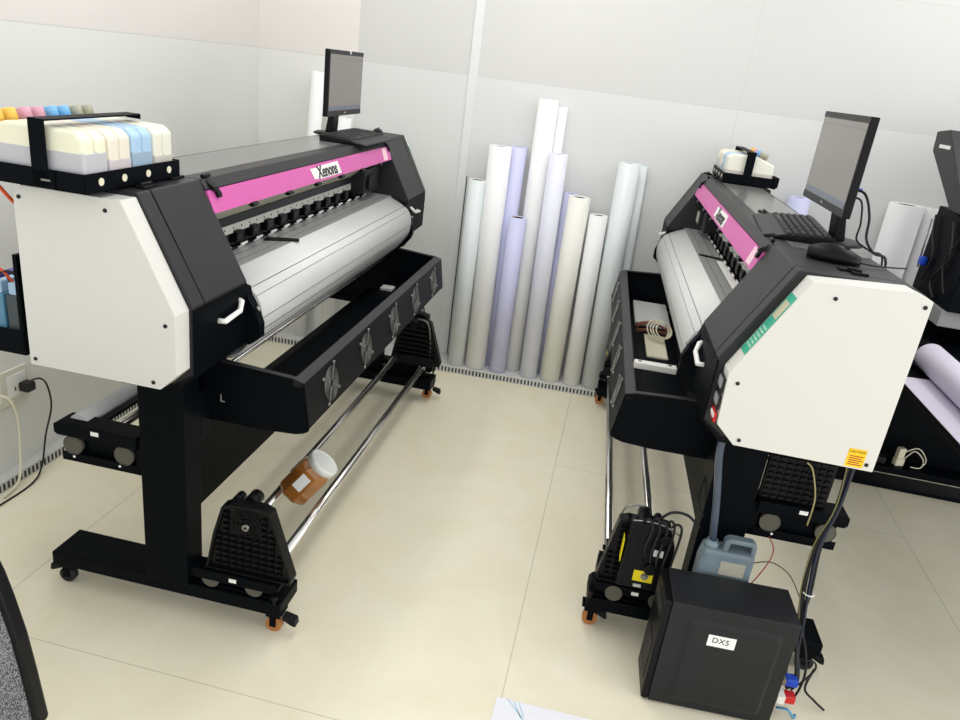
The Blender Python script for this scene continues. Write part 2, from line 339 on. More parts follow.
# ------------------------------------------------------------------ printers
XLs, XRs = -.8305, .8175                    # inner edges of head covers
PINCH = []
def make_printer(pid, loc, rz, label, prof, hL, hR, cLo):
    T = empty('wide_format_printer', loc, rz, label, 'printer', 'wide format printers with pink fascia')
    cRo = 1.150
    nearL = pid == 'A'
    # frame ------------------------------------------------
    for s, xo, xi in ((-1, -.997, -.910), (1, .903, .990)):
        MB().box(xo, xi, -.107, .034, .13, .9).obj('leg_post', black, T, .003)
        fo, fi = (-.991, -.859) if s < 0 else (.859, .991)
        f = MB().box(fo, fi, -.409 if pid == 'A' else -.398, .369, .084, .132).obj('foot', black, T, .004)
        # casters
        for yy in (-.385, .335):
            xc = (fo + fi) / 2 + s * .028
            c = MB().box(xc - .022, xc + .022, yy - .024, yy + .024, .077, .0845).cyl((xc, yy, .06), (xc, yy, .0845), .01, seg=10).box(xc - .017, xc - .0135, yy, yy + .020, .022, .078).box(xc + .0135, xc + .017, yy, yy + .020, .022, .078).box(xc - .019, xc + .019, yy - .014, yy + .032, .060, .078).obj('caster', black, T)
            MB().cyl((xc - .011, yy + .01, .0265), (xc + .011, yy + .01, .0265), .0262, seg=20).cyl((xc - .0125, yy + .01, .0265), (xc + .0125, yy + .01, .0265), .010, seg=12).obj('wheel', orange if yy < 0 else rubber, c)
            sg = (-1 if yy < 0 else 1) * (-1 if (pid == 'B' and yy < 0) else 1)
            MB().px([(yy + sg * .02, .070), (yy + sg * .062, .062), (yy + sg * .066, .038), (yy + sg * .052, .040), (yy + sg * .022, .055)], xc - .016, xc + .016).obj('brake_pedal', plastic, c, .003)
        # knob on foot front
        MB().cyl((fo if s < 0 else fi, -.39, .132), (fo if s < 0 else fi, -.39, .155), .005, seg=8).cyl((fo if s < 0 else fi, -.39, .150), (fo if s < 0 else fi, -.39, .163), .011, seg=8).obj('thumb_screw', plastic, T)
        # front roller holder
        xa, xb = (-.986, -.925) if s < 0 else (.925, .986)
        h = MB().px([(-.10, .160), (-.385, .160), (-.398, .172), (-.398, .185), (-.385, .194), (-.10, .194)], xa, xb).box(xa + .01, xb - .01, -.385, -.12, .132, .139).box(xa + .045 if s < 0 else xa, xb if s < 0 else xb - .045, -.36, -.13, .132, .165).obj('roller_holder', black, T, .003)
        xo2 = fo + .012 if s < 0 else fi - .012
        for yy in (-.175, -.318):
            MB().cyl((xo2 - .006, yy, .164), (xo2 + .010, yy, .164), .0285, seg=24).obj('holder_wheel', wheelm, h)
        xf_ = xa - .0006 if s < 0 else xb + .0006
        MB().box(min(xf_, xf_ + .001 * s), max(xf_, xf_ + .001 * s), -.262, -.238, .171, .184).obj('holder_label', whitepaint, h)
        # rear roller holder
        h = MB().box(xa, xb, .034, .300, .483, .492).box(xa, xa + .003, .034, .300, .483, .512).box(xb - .003, xb, .034, .300, .483, .512).box(xa, xb, .034, .055, .483, .60)
        h.px([(.045, .572), (.302, .572), (.312, .580), (.312, .606), (.300, .613), (.045, .613)], xa - .012 * (s < 0), xb + .012 * (s > 0))
        h.box(xa + .018, xb - .018, .05, .295, .49, .59)
        h = h.obj('rear_roller_holder', black, T, .002)
        for yy in (.095, .262):
            MB().cyl((xa if s < 0 else xb - .016, yy, .538), (xa + .016 if s < 0 else xb, yy, .538), .030, seg=24).torus((xa if s < 0 else xb, yy, .538), (1, 0, 0), .0305, .0013, 28, 5).obj('holder_wheel', wheelm, h)
        xf_ = xa - .013 if s < 0 else xb + .012
        MB().box(xf_, xf_ + .001, .165, .190, .592, .605).obj('holder_label', whitepaint, h)
        for yy in (.11, .26):
            MB().cyl((xa - .001 if s < 0 else xb - .003, yy, .50), (xa + .003 if s < 0 else xb + .001, yy, .50), .004, seg=8).obj('holder_screw', whitepaint, h)
        # take-up end plate
        xg0, xg1 = (-.975, -.935) if s < 0 else (.935, .975)
        sf = -1 if s < 0 else 1
        xo3 = xg0 if s < 0 else xg1
        fb_ = .035 if pid == 'B' else 0
        pts = [(-.155, .197), (-.180, .330), (-.208, .428), (-.236, .442), (-.335, .447), (-.362, .436), (-.435 + fb_, .215), (-.430 + fb_, .197)]
        g = MB().px(pts, xg0 + .012 * (s < 0), xg1 - .012 * (s > 0))
        # raised rim
        c0 = Vector((-.295, .33))
        for (a, b) in zip(pts, pts[1:] + pts[:1]):
            a2 = Vector(a) + (c0 - Vector(a)).normalized() * .010; b2 = Vector(b) + (c0 - Vector(b)).normalized() * .010
            x0, x1 = sorted((xo3, xo3 - sf * .014)); g.px([a, b, tuple(b2), tuple(a2)], x0, x1)
        def inside(yy, zz): 
            w0 = (zz - .197) / .25; return -.428 + fb_ + (.073 - fb_) * w0 < yy < -.162 - .046 * w0
        zz = .212; k = 0
        while zz < .432:
            yy = -.425
            while yy < -.16:
                if inside(yy, zz) and inside(yy + .018, zz + .012) and (Vector((yy + .01, zz)) - Vector((-.285, .372))).length > .056:
                    x0, x1 = sorted((xo3 - sf * .002, xo3 - sf * .013))
                    g.poly3([[(x0 if s > 0 else x1, yy, zz), (x0 if s > 0 else x1, yy + .019, zz), (x0 if s > 0 else x1, yy + .019, zz + .014), (x0 if s > 0 else x1, yy, zz + .014)],
                             [(xo3 - sf * .003, yy + .001, zz + .009), (xo3 - sf * .003, yy + .018, zz + .009), (xo3 - sf * .003, yy + .018, zz + .013), (xo3 - sf * .003, yy + .001, zz + .013)]])
                yy += .0245
            zz += .0205
        g = g.obj('take_up_plate', plastic, T)
        if pid == 'B': g.location = (0, .014, 0)
        hub = MB()
        for R_ in (.022, .034, .047): hub.torus((xo3 - sf * .006, -.285, .372), (1, 0, 0), R_, .0022, 24, 5)
        for a_ in range(8):
            ca, sa = math.cos(a_ * PI / 4), math.sin(a_ * PI / 4); hub.cyl((xo3 - sf * .007, -.285 + ca * .012, .372 + sa * .012), (xo3 - sf * .007, -.285 + ca * .048, .372 + sa * .048), .0018, seg=5)
        hub.obj('hub_ring', plastic, g)
        MB().cyl((xo3 - sf * .012, -.285, .372), (xo3 + sf * .002, -.285, .372), .011, seg=14).obj('hub_bolt', steel, g)
        MB().cyl((xo3 - sf * .012, -.285, .372), (xo3 + sf * .004, -.285, .372), .004, seg=8).obj('hub_tip', plastic, g)
        xi_ = xg1 if s < 0 else xg0
        d = MB().cyl((xi_, -.280, .432), (xi_ - sf * .05, -.280, .432), .022, seg=16).cyl((xi_, -.235, .43), (xi_ - sf * .04, -.235, .43), .014, seg=12).box(min(xi_, xi_ - sf * .03), max(xi_, xi_ - sf * .03), -.40, -.18, .197, .25)
        for q in range(6): d.box(min(xi_, xi_ - sf * .02), max(xi_, xi_ - sf * .02), -.40 + q * .008, -.19 - q * .006, .262 + q * .026, .270 + q * .026)
        d.obj('drive_housing', plastic, g)
        if s < 0: MB().box(xg0 + .01, xg1 - .004, -.3985, -.3945, .305, .325).obj('sensor_spot', yellow, g)
    # motor on the right-hand take-up
    mo = MB().px([(-.185, .215), (-.19, .39), (-.215, .455), (-.30, .468), (-.335, .45), (-.345, .215)], .976, 1.028).box(.99, 1.034, -.325, -.275, .30, .46).cyl((1.0, -.25, .30), (1.04, -.25, .30), .02, seg=14).cyl((1.0, -.225, .42), (1.045, -.225, .42), .017, seg=14)
    for q in range(3): mo.box(1.028, 1.034, -.330 + q * .022, -.322 + q * .022, .32, .46)
    mo = mo.obj('take_up_motor', plastic, T, .004)
    MB().box(1.0275, 1.0295, -.297, -.235, .245, .285).obj('warning_label', yellow, mo)
    MB().cyl((1.029, -.262, .268), (1.040, -.262, .268), .008, seg=10).cyl((1.029, -.262, .268), (1.034, -.262, .268), .012, seg=10).obj('motor_knob', steel, mo)
    MB().box(.985, 1.022, -.3475, -.3455, .30, .385).obj('side_label', yellow, mo)
    MB().box(1.028, 1.03, -.29, -.265, .222, .233).obj('rating_plate', silver, mo)
    MB().box(1.034, 1.0365, -.252, -.222, .352, .376).obj('motor_terminal', silver, mo)
    MB().tube([(1.02, -.335, .458), (1.03, -.25, .468), (1.03, -.185, .440)], .0028, 6).obj('wire_guard', steel, mo)
    MB().tube([(.94, -.375, .21), (.925, -.372, .33), (.92, -.35, .44), (.918, -.29, .455)], .0035, 6).obj('guard_wire', steel, mo)
    cb = MB()
    for q in range(5):
        y0 = -.30 + q * .022
        cb.tube([(1.02, y0, .46), (1.042, y0 + .012, .485 + .008 * (q % 2)), (1.035, y0 + .028, .45), (1.042, y0 + .018, .39 - .02 * q), (1.03, y0 + .026, .34 - .02 * q)], .0042, 6)
    cb.obj('motor_cables', rubber, mo)
    if pid == 'B': mo.location = (0, .020, .016)
    # shafts
    MB().cyl((-.935, -.340, .181), (.935, -.340, .181), .0165, seg=20).cyl((-.96, -.34, .181), (-.92, -.34, .181), .018).cyl((.92, -.34, .181), (.96, -.34, .181), .018).obj('front_take_up_tube', chrome, T)
    MB().cyl((-.935, -.192, .2198), (.935, -.192, .2198), .0155, seg=20).obj('inner_take_up_tube', chrome, T)
    MB().cyl((-.96, .255, .598), (.80, .255, .598), .032, seg=20).obj('rear_feed_tube', silver, T)
    MB().cyl((-.96, .15, .596), (.92, .15, .596), .013, seg=20).obj('rear_guide_tube', chrome, T)
    MB().box(-.95, .95, .19, .215, .60, .61).obj('rear_rail', black, T)
    # cross beam
    MB().box(-.910, .905, -.045, -.008, .297, .577).obj('cross_beam', black, T, .003)
    MB().box(-.99, .98, -.107, .20, .86, .92).obj('chassis_rail', black, T, .003)
    # rear feed plate (ribbed) on the right side
    fp = MB().box(.955, .975, .045, .240, .615, .80)
    for i in range(9):
        for j in range(8):
            fp.box(.973, .983, .05 + j * .0235, .066 + j * .0235, .622 + i * .019, .630 + i * .019)
    fp.obj('feed_plate', plastic, T)
    # platen -------------------------------------------------
    prof_p = [(-.128, 1.094), (-.128, 1.0905), (-.171, 1.072), (-.176, 1.0735), (-.204, 1.060), (-.226, 1.040), (-.2405, 1.013), (-.2455, .975), (-.243, .965), (-.237, .930), (-.233, .928), (-.211, .886), (-.206, .884), (-.180, .848), (-.176, .846), (-.150, .832), (-.125, .826), (-.125, .835), (-.17, .87), (-.215, .95), (-.222, 1.0), (-.19, 1.045), (-.128, 1.07)]
    op = [Vector((0, y, z)) for y, z in [(-.128, 1.094), (-.150, 1.085), (-.174, 1.074), (-.204, 1.059), (-.226, 1.040), (-.2405, 1.011), (-.2455, .975), (-.238, .932), (-.211, .888), (-.180, .850), (-.150, .832), (-.12, .826)]]
    fine = []
    for i in range(len(op) - 1):
        a, b, c, d = op[max(i - 1, 0)], op[i], op[i + 1], op[min(i + 2, len(op) - 1)]
        for k in range(4):
            t = k / 4; v = .5 * ((2 * b) + (c - a) * t + (2 * a - 5 * b + 4 * c - d) * t * t + (3 * b - a - 3 * c + d) * t ** 3); fine.append((v.y, v.z))
    fine.append((op[-1].y, op[-1].z))
    cen = (-.09, .96); inn_ = [(y + (cen[0] - y) * .05, z + (cen[1] - z) * .05) for y, z in reversed(fine)]
    am = MB(); bm = am.bm; loop = fine + inn_; n_ = len(loop); nf = len(fine)
    va = [bm.verts.new((-.800, y, z)) for y, z in loop]; vb = [bm.verts.new((.790, y, z)) for y, z in loop]
    for i in range(n_):
        f = bm.faces.new((va[i], va[(i + 1) % n_], vb[(i + 1) % n_], vb[i])); f.smooth = i not in (nf - 1, n_ - 1)
    for V in (va, vb):
        for i in range(nf - 1): bm.faces.new((V[i], V[i + 1], V[n_ - 2 - i], V[n_ - 1 - i]))
    ao = am.obj('curved_apron', silver, T)
    for e_ in ao.data.edges:
        pass
    gs = MB()
    for (y0, z0) in ((-.205, 1.0585), (-.2456, .975), (-.2395, .935), (-.213, .890), (-.183, .852)):
        gs.px([(y0 - .0006, z0 + .001), (y0 - .0006, z0 - .001), (y0 + .004, z0 - .001), (y0 + .004, z0 + .001)], -.80, .79)
    gs.obj('apron_seam', steel, T)
    pp = MB().box(-.835, .825, -.1275, .04, 1.065, 1.094).obj('platen', platen_m, T)
    MB().box(-.835, .825, -.062, -.060, 1.0938, 1.0943).box(-.835, .825, -.100, -.0985, 1.0938, 1.0943).obj('platen_groove', darkink, pp)
    gr = MB()
    for (y0, z0, y1, z1) in ((-.170, 1.0728, -.172, 1.0722), (-.2262, 1.0402, -.2272, 1.0385)): gr.px([(y0, z0 + .0006), (y1, z1 + .0006), (y1 + .002, z1 - .002), (y0 + .002, z0 - .002)], -.80, .79)
    gr.obj('apron_groove', steel, T)
    MB().px([(-.12, .815), (-.06, .775), (-.05, .79), (-.11, .832)], -.84, .83).obj('lower_guide', black, T)
    MB().cyl((-.84, -.118, .7905), (.83, -.118, .7905), .006, seg=12).cyl((-.84, -.108, .774), (.83, -.108, .774), .004, seg=12).obj('guide_rod', chrome, T)
    # interior back
    MB().px([(.045, 1.094), (.045, 1.34), (.055, 1.34), (.055, 1.094)], XLs, XRs).obj('inner_wall', black, T)
    MB().px([(-.085, 1.262), (.02, 1.175), (.03, 1.18), (-.078, 1.272)], XLs, XRs).obj('inner_shelf', beigem, T)
    MB().px([(-.012, 1.168), (-.012, 1.196), (.03, 1.196), (.03, 1.168)], XLs, XRs).obj('carriage_rail', plastic2, T, .003)
    ps = MB().px([(-.010, 1.140), (-.008, 1.168), (.03, 1.168), (.03, 1.140)], XLs, XRs).obj('perforated_strip', stripm, T)
    hd = MB()
    for k in range(28): hd.box(-.80 + k * .0545, -.796 + k * .0545, -.0105, -.006, 1.152, 1.158)
    hd.obj('strip_hole', darkink, ps)
    for k in range(14):
        xc = -.715 + k * .109
        pr = MB().box(xc - .030, xc + .012, -.022, .03, 1.108, 1.146).px([(-.022, 1.146), (.03, 1.146), (.03, 1.152)], xc - .028, xc - .005).box(xc + .020, xc + .044, -.014, .03, 1.112, 1.140).box(xc - .05, xc + .055, -.03, -.008, 1.0935, 1.101)
        pr = pr.obj('pinch_roller', plastic, T, .002)
        MB().box(xc - .024, xc + .006, -.024, -.021, 1.120, 1.140).obj('roller_bracket', plastic2, pr)
        MB().box(xc - .02, xc + .022, -.034, -.030, 1.1015, 1.108).obj('roller_tab', white, pr)
        MB().box(xc - .035, xc + .01, -.0305, -.0295, 1.095, 1.0995).obj('roller_plate', silver, pr)
    # carriage parked inside
    cx = .66 if nearL else -.66
    ca = MB().box(cx - .10, cx + .10, -.075, .03, 1.125, 1.235).box(cx - .06, cx + .0, -.09, -.07, 1.14, 1.21).obj('print_carriage', plastic2, T, .006)
    MB().box(cx - .09, cx - .02, -.092, -.0895, 1.15, 1.20).obj('carriage_cover', beigem if not nearL else plastic, ca)
    # covers --------------------------------------------------
    cp = [(.243, .872), (.243, 1.335), (.200, 1.3535), (-.072, 1.3535), (-.2115, 1.091), (-.2115, .905), (-.155, .852)]
    ins = [(.235, .88), (.235, 1.33), (.19, 1.348), (-.075, 1.348), (-.2085, 1.094), (-.2085, .91), (-.15, .86)]
    for s, xo, xi in ((-1, cLo, XLs), (1, cRo, XRs)):
        x0, x1 = min(xo, xi), max(xo, xi)
        sx = xo - s * .052
        c = MB().px(cp, min(xo, sx - s * .0), max(xo, sx)).obj('head_cover', cover, T, .003)
        xa, xb = sorted((sx - s * .003, xi)); MB().px(cp, xa, xb).obj('cover_panel', cover, c, .003)
        xa, xb = sorted((sx + s * .001, sx - s * .004)); MB().px(ins, xa, xb).obj('cover_seam', black, c)
        # overlay on upright lower front, darker to put its shade into the colour
        xa, xb = sorted((xo, xi)); MB().px([(-.2125, 1.084), (-.2125, .905), (-.156, .8505), (.0, .845), (0, .87), (-.15, .87), (-.205, .91), (-.205, 1.084)], xa, xb).obj('cover_front_shade', black, c)
        # curved bracket beside apron
        e0, e1 = sorted((xi + s * .003, xi - s * .028))
        br = [(-.2095, 1.07), (-.217, 1.04), (-.240, 1.0), (-.2535, .965), (-.2535, .925)] + ([(-.222, .899), (-.205, .905), (-.19, .885), (-.12, .88)] if s < 0 else [(-.246, .905), (-.215, .862), (-.175, .838), (-.11, .835)]) + [(-.12, 1.08)]
        b_ = MB().px(br, e0, e1).obj('end_bracket', black, T)
        MB().cyl(((e0 + e1) / 2, -.235, 1.012), ((e0 + e1) / 2, -.2475, 1.006), .005, seg=8).obj('bracket_screw', steel, b_)
        # inner side face
        # handle
        hx0, hx1 = (-.99, -.875) if s < 0 else (.875, .99)
        MB().tube([(hx0, -.212, 1.020), (hx0 + .004, -.230, 1.020), (hx1 - .03, -.230, 1.026), (hx1, -.220, 1.044), (hx1, -.211, 1.046)] if s < 0 else
                  [(hx1, -.212, 1.010), (hx1 - .004, -.230, 1.008), (hx0 + .03, -.230, 1.016), (hx0, -.220, 1.036), (hx0, -.211, 1.040)], .0075, 10, smooth_path=False).obj('handle', white, c)
    MB().px([(.170, 1.3535), (-.018, 1.3535), (-.018, 1.345), (.17, 1.345)], XLs + .0005, XRs - .0005).obj('top_cover', topm, T)
    MB().px([(-.018, 1.3537), (-.072, 1.3537), (-.0915, 1.327), (-.084, 1.322), (-.018, 1.34)], XLs + .0005, XRs - .0005).obj('top_front_strip', cover, T, .002)
    MB().px([(.175, 1.3535), (.21, 1.335), (.21, .9), (.2, .9), (.2, 1.33), (.168, 1.345)], XLs + .0005, XRs - .0005).obj('back_cover', cover, T)
    # pink fascia
    N = Vector((0, -.0602, .0212)).normalized()   # outward normal of (-.0936,1.3253)-( -.1148,1.2651)
    ups = Vector((0, .0212, .0602)).normalized()
    N = Vector((0, -ups.z, ups.y))
    fa = MB().px([(-.0936, 1.3253), (-.1148, 1.2651), (-.1068, 1.262), (-.0856, 1.3233)], XLs + .0005, XRs - .0005).obj('fascia', pink, T)
    def onf(x, v, d=.001): return Vector((x, -.1042, 1.2952)) + ups * v + N * d
    # banner logo
    q = MB().poly3([[onf(-.135, .020, .0005), onf(-.115, -.02, .0005), onf(-.05, -.022, .0005), onf(-.05, .018, .0005)], [onf(-.135, .020, .0012), onf(-.115, -.02, .0012), onf(-.05, -.022, .0012), onf(-.05, .018, .0012)]]).poly3([[onf(-.06, .022, .0004), onf(-.06, -.024, .0004), onf(.155, -.024, .0004), onf(.14, .024, .0004)], [onf(-.06, .022, .001), onf(-.06, -.024, .001), onf(.155, -.024, .001), onf(.14, .024, .001)]]).obj('logo_banner', white, fa)
    text('logo_text', 'Xenons', .062, darkink, fa, basis(onf(.020, -.001, .0016), (1, 0, 0), ups), .0008, .0012)
    lb = MB().poly3([[onf(.705, .027, .0004), onf(.705, -.027, .0004), onf(.765, -.027, .0004), onf(.765, .027, .0004)], [onf(.705, .027, .001), onf(.705, -.027, .001), onf(.765, -.027, .001), onf(.765, .027, .001)]]).obj('fascia_label', pinklabel, fa)
    for xx in (-.60, -.345, -.10, .143, .39, .63):
        MB().px([(-.118, 1.268), (-.1275, 1.262), (-.122, 1.252), (-.104, 1.256)], xx - .018, xx + .018).obj('fascia_clip', plastic, fa, .002)
    for s, xx in ((-1, XLs + .03), (1, XRs - .03)):
        l = MB().px([(-.066, 1.3545), (-.102, 1.333), (-.106, 1.322), (-.09, 1.322), (-.066, 1.345)], xx - .008, xx + .014).px([(-.085, 1.343), (-.1075, 1.318), (-.1115, 1.305), (-.104, 1.303), (-.085, 1.33)], xx + .004, xx + .024).cyl((xx - .018, -.072, 1.360), (xx + .02, -.072, 1.360), .006, seg=10).obj('lid_hinge', plastic, T, .0015)
    for xx, yy in ((-1.035, -.045), (-.875, -.02), (.86, .05) if nearL else (.17 + .0, .02)):
        l = MB().box(xx - .030, xx + .004, yy - .018, yy + .012, 1.3535, 1.360).box(xx + .006, xx + .034, yy - .014, yy + .016, 1.3535, 1.360).cyl((xx - .02, yy, 1.362), (xx + .026, yy, 1.362), .0045, seg=8).obj('cover_hinge', plastic, T, .001)
    if not nearL:
        MB().box(1.045, 1.072, .045, .085, 1.3535, 1.360).box(1.074, 1.10, .07, .11, 1.3535, 1.360).cyl((1.06, .066, 1.362), (1.088, .094, 1.362), .0045, seg=8).obj('cover_hinge', plastic, T, .001)
    # white end shells
    for s, xo, hh in ((-1, cLo, hL), (1, cRo, hR)):
        x0, x1 = sorted((xo + s * .0005, s * hh))
        e = MB().px(prof, x0, x1).obj('side_panel', white_sh, T, .0015)
        (qbb, qbt, qtb, qtf, qlf, qe, qh) = prof
        near = (s < 0) == nearL
        if near or True:
            if nearL: sc = [(.195, 1.313), (-.03, 1.314), (-.173, 1.054), (-.135, .897), (.195, .898)]
            else: sc = [(.212, 1.324), (.008, 1.312), (-.163, 1.054), (-.122, .897), (.205, .892)]
            for (yy, zz) in sc:
                MB().cyl((s * hh - s * .001, yy, zz), (s * hh + s * .0022, yy, zz), .0052, seg=10).obj('panel_screw', plastic2, e)
    xe = hR
    def slope(x, t, d=.0008):   # on slanted lip of right shell, t 0 top .. 1 bottom
        a, b = Vector(prof[3]), Vector(prof[4]); p = a + (b - a) * t; n = Vector((-(a - b).y, (a - b).x)).normalized()
        if n.x > 0: n = -n
        return Vector((x, p.x + n.x * d, p.y + n.y * d))
    gx0, gx1 = 1.157, xe - .006
    gq = lambda t0, t1, xa, xb, d0, d1: MB().poly3([[slope(xa, t0, d0), slope(xb, t0, d0), slope(xb, t1, d0), slope(xa, t1, d0)], [slope(xa, t0, d1), slope(xb, t0, d1), slope(xb, t1, d1), slope(xa, t1, d1)]])
    gl = gq(.18, .80, gx0, gx1, .0002, .001).obj('instruction_label', green, e)
    gq(.25, .42, gx0 + .008, gx1 - .007, .0011, .0016).obj('label_print', tan, gl)
    pr_ = MB()
    for k in range(6):
        t0 = .52 + k * .038
        for (xa, xb) in ((gx0 + .008, gx0 + .02), (gx0 + .024, gx1 - .006)):
            a = [slope(xa, t0, .0011), slope(xb, t0, .0011), slope(xb, t0 + .02, .0011), slope(xa, t0 + .02, .0011)]; b = [p + Vector((0, -.0004, .0002)) for p in a]; pr_.poly3([a, b])
    pr_.obj('label_lines', palegreen, gl)
    # switches on the vertical lip of the right shell
    yv = prof[4][0]
    for z0, z1, mm in ((1.015, 1.058, plastic2), (.967, 1.008, plastic2), (.930, .958, red)):
        k = MB().box(1.156, xe - .008, yv - .006, yv, z0, z1).obj('switch', mm, e, .002)
        MB().box(1.163, xe - .015, yv - .009, yv - .005, z0 + .012, z1 - .006).obj('rocker', silverlab if mm is plastic2 else white, k)
    # caution label on the right end
    cl = MB().box(xe - .0002, xe + .0008, .152, .197, .880, .932).obj('caution_label', amber, e, .0)
    text('label_text', 'CAUTION', .0095, darkink, cl, basis((xe + .001, .1745, .924), (0, 1, 0), (0, 0, 1)), .0003)
    tx = MB()
    for k in range(5): tx.box(xe + .0008, xe + .0012, .158, .158 + (.034, .03, .035, .028, .034)[k], .910 - k * .006, .9125 - k * .006)
    tx.obj('label_lines', redwire, cl)
    if not nearL:
        pass
    # drying tray -----------------------------------------------
    tr = MB().px([(-.402, .8176), (-.4234, .6753), (-.4214, .672), (-.398, .8135)], -.851, .843).obj('fan_panel', fanp, T)
    MB().px([(-.402, .8180), (-.370, .8270), (-.366, .8235), (-.366, .80), (-.3975, .80)], -.851, .843).obj('tray_lip', cover, T, .002)
    MB().px([(-.4214, .6755), (-.40, .663), (-.30, .657), (-.134, .668), (-.134, .672), (-.30, .662), (-.40, .668)], -.849, .841).obj('tray_floor', black, T)
    for s, xx in ((-1, -.851), (1, .843)):
        x0, x1 = sorted((xx, xx - s * .004))
        sp = [(-.4015, .8170), (-.4230, .6755), (-.4195, .664), (-.405, .655), (-.38, .648), (-.29, .642), (-.06, .642), (-.06, .845), (-.15, .836), (-.37, .8265)]
        p = MB().px(sp, x0, x1).obj('tray_side', black, T)
        MB().px([(-.4, .817), (-.37, .827), (-.06, .846), (-.06, .842), (-.37, .8225), (-.4, .812)], *sorted((xx, xx - s * .018))).obj('side_flange', cover, p)
        xf_ = xx + s * .0006
        if s < 0: text('side_letter', 'L', .034, greyink, p, basis((xf_, -.146, .718), (0, -1, 0), (0, 0, 1)), .0004)
        else: text('side_letter', 'R', .022, greyink, p, basis((xf_, -.10, .715), (0, 1, 0), (0, 0, 1)), .0004)
        # arm to the leg
        MB().box(*sorted((xx - s * .0, s * .91)), -.107, -.03, .60, .75).obj('tray_arm', black, T, .003)
    for xc in (-.662, -.323, .018, .336, .657):
        c0 = Vector((xc, -.4105, .742)); pn = Vector((0, -.1423, .0214)).normalized(); pu = Vector((0, .0214, .1423)).normalized()
        c0 = Vector((xc, -.4120, .7465)) + pn * .0008
        at = lambda a, b, d=0: c0 + Vector((1, 0, 0)) * a + pu * b + pn * d
        hb = MB().lathe(c0 + pn * -.001, pn, [(0.052, 0), (.052, .0015)], 28).obj('fan_opening', darkink, T)
        g = MB()
        for R_ in (.014, .022, .030, .038, .046, .054): g.torus(at(0, 0, .003), pn, R_, .0009, 26, 5)
        for a_ in range(4):
            t = PI / 4 + a_ * PI / 2 + .25
            g.cyl(at(.012 * math.cos(t), .012 * math.sin(t), .004), at(.068 * math.cos(t), .068 * math.sin(t), .004), .0013, seg=6)
            g.lathe(at(.068 * math.cos(t), .068 * math.sin(t), 0), pn, [(.0055, 0), (.0055, .005), (.002, .006)], 10)
        g.obj('fan_guard', steel, hb)
        fb = MB().lathe(c0 + pn * .0006, pn, [(.012, 0), (.012, .0012)], 16)
        for a_ in range(7):
            t = a_ * 2 * PI / 7; t2 = t + .5
            fb.poly3([[at(.012 * math.cos(t), .012 * math.sin(t), .0008), at(.048 * math.cos(t), .048 * math.sin(t), .0008), at(.048 * math.cos(t2), .048 * math.sin(t2), .0008), at(.012 * math.cos(t2), .012 * math.sin(t2), .0008)],
                      [at(.012 * math.cos(t), .012 * math.sin(t), .0012), at(.048 * math.cos(t), .048 * math.sin(t), .0012), at(.048 * math.cos(t2), .048 * math.sin(t2), .0022), at(.012 * math.cos(t2), .012 * math.sin(t2), .0022)]])
        fb.obj('fan_blade', plastic2, hb)
    return T
profA = [(.211, .880), (.211, 1.325), (.185, 1.342), (-.070, 1.343), (-.200, 1.083), (-.199, .926), (-.152, .880)]
profB = [(.226, .874), (.227, 1.340), (.179, 1.357), (-.052, 1.345), (-.191, 1.077), (-.187, .932), (-.133, .880)]
A_LOC, A_R = (-1.208, 2.705, 0), math.radians(90.789)
B_LOC, B_R = (.499, 3.103, 0), math.radians(-87.953)
PA = make_printer('A', A_LOC, A_R, 'black wide format printer along the left wall, white end panel nearest under ink tanks', profA, 1.17, 1.19, -1.1085)
PB = make_printer('B', B_LOC, B_R, 'black wide format printer at right, yellow caution label on its white end panel', profB, 1.125, 1.22, -1.075)
def LW(pid, x, y, z):
    (lx, ly, _), r = (A_LOC, A_R) if pid == 'A' else (B_LOC, B_R)
    return Vector((lx + math.cos(r) * x - math.sin(r) * y, ly + math.sin(r) * x + math.cos(r) * y, z))
def rzof(pid): return A_R if pid == 'A' else B_R

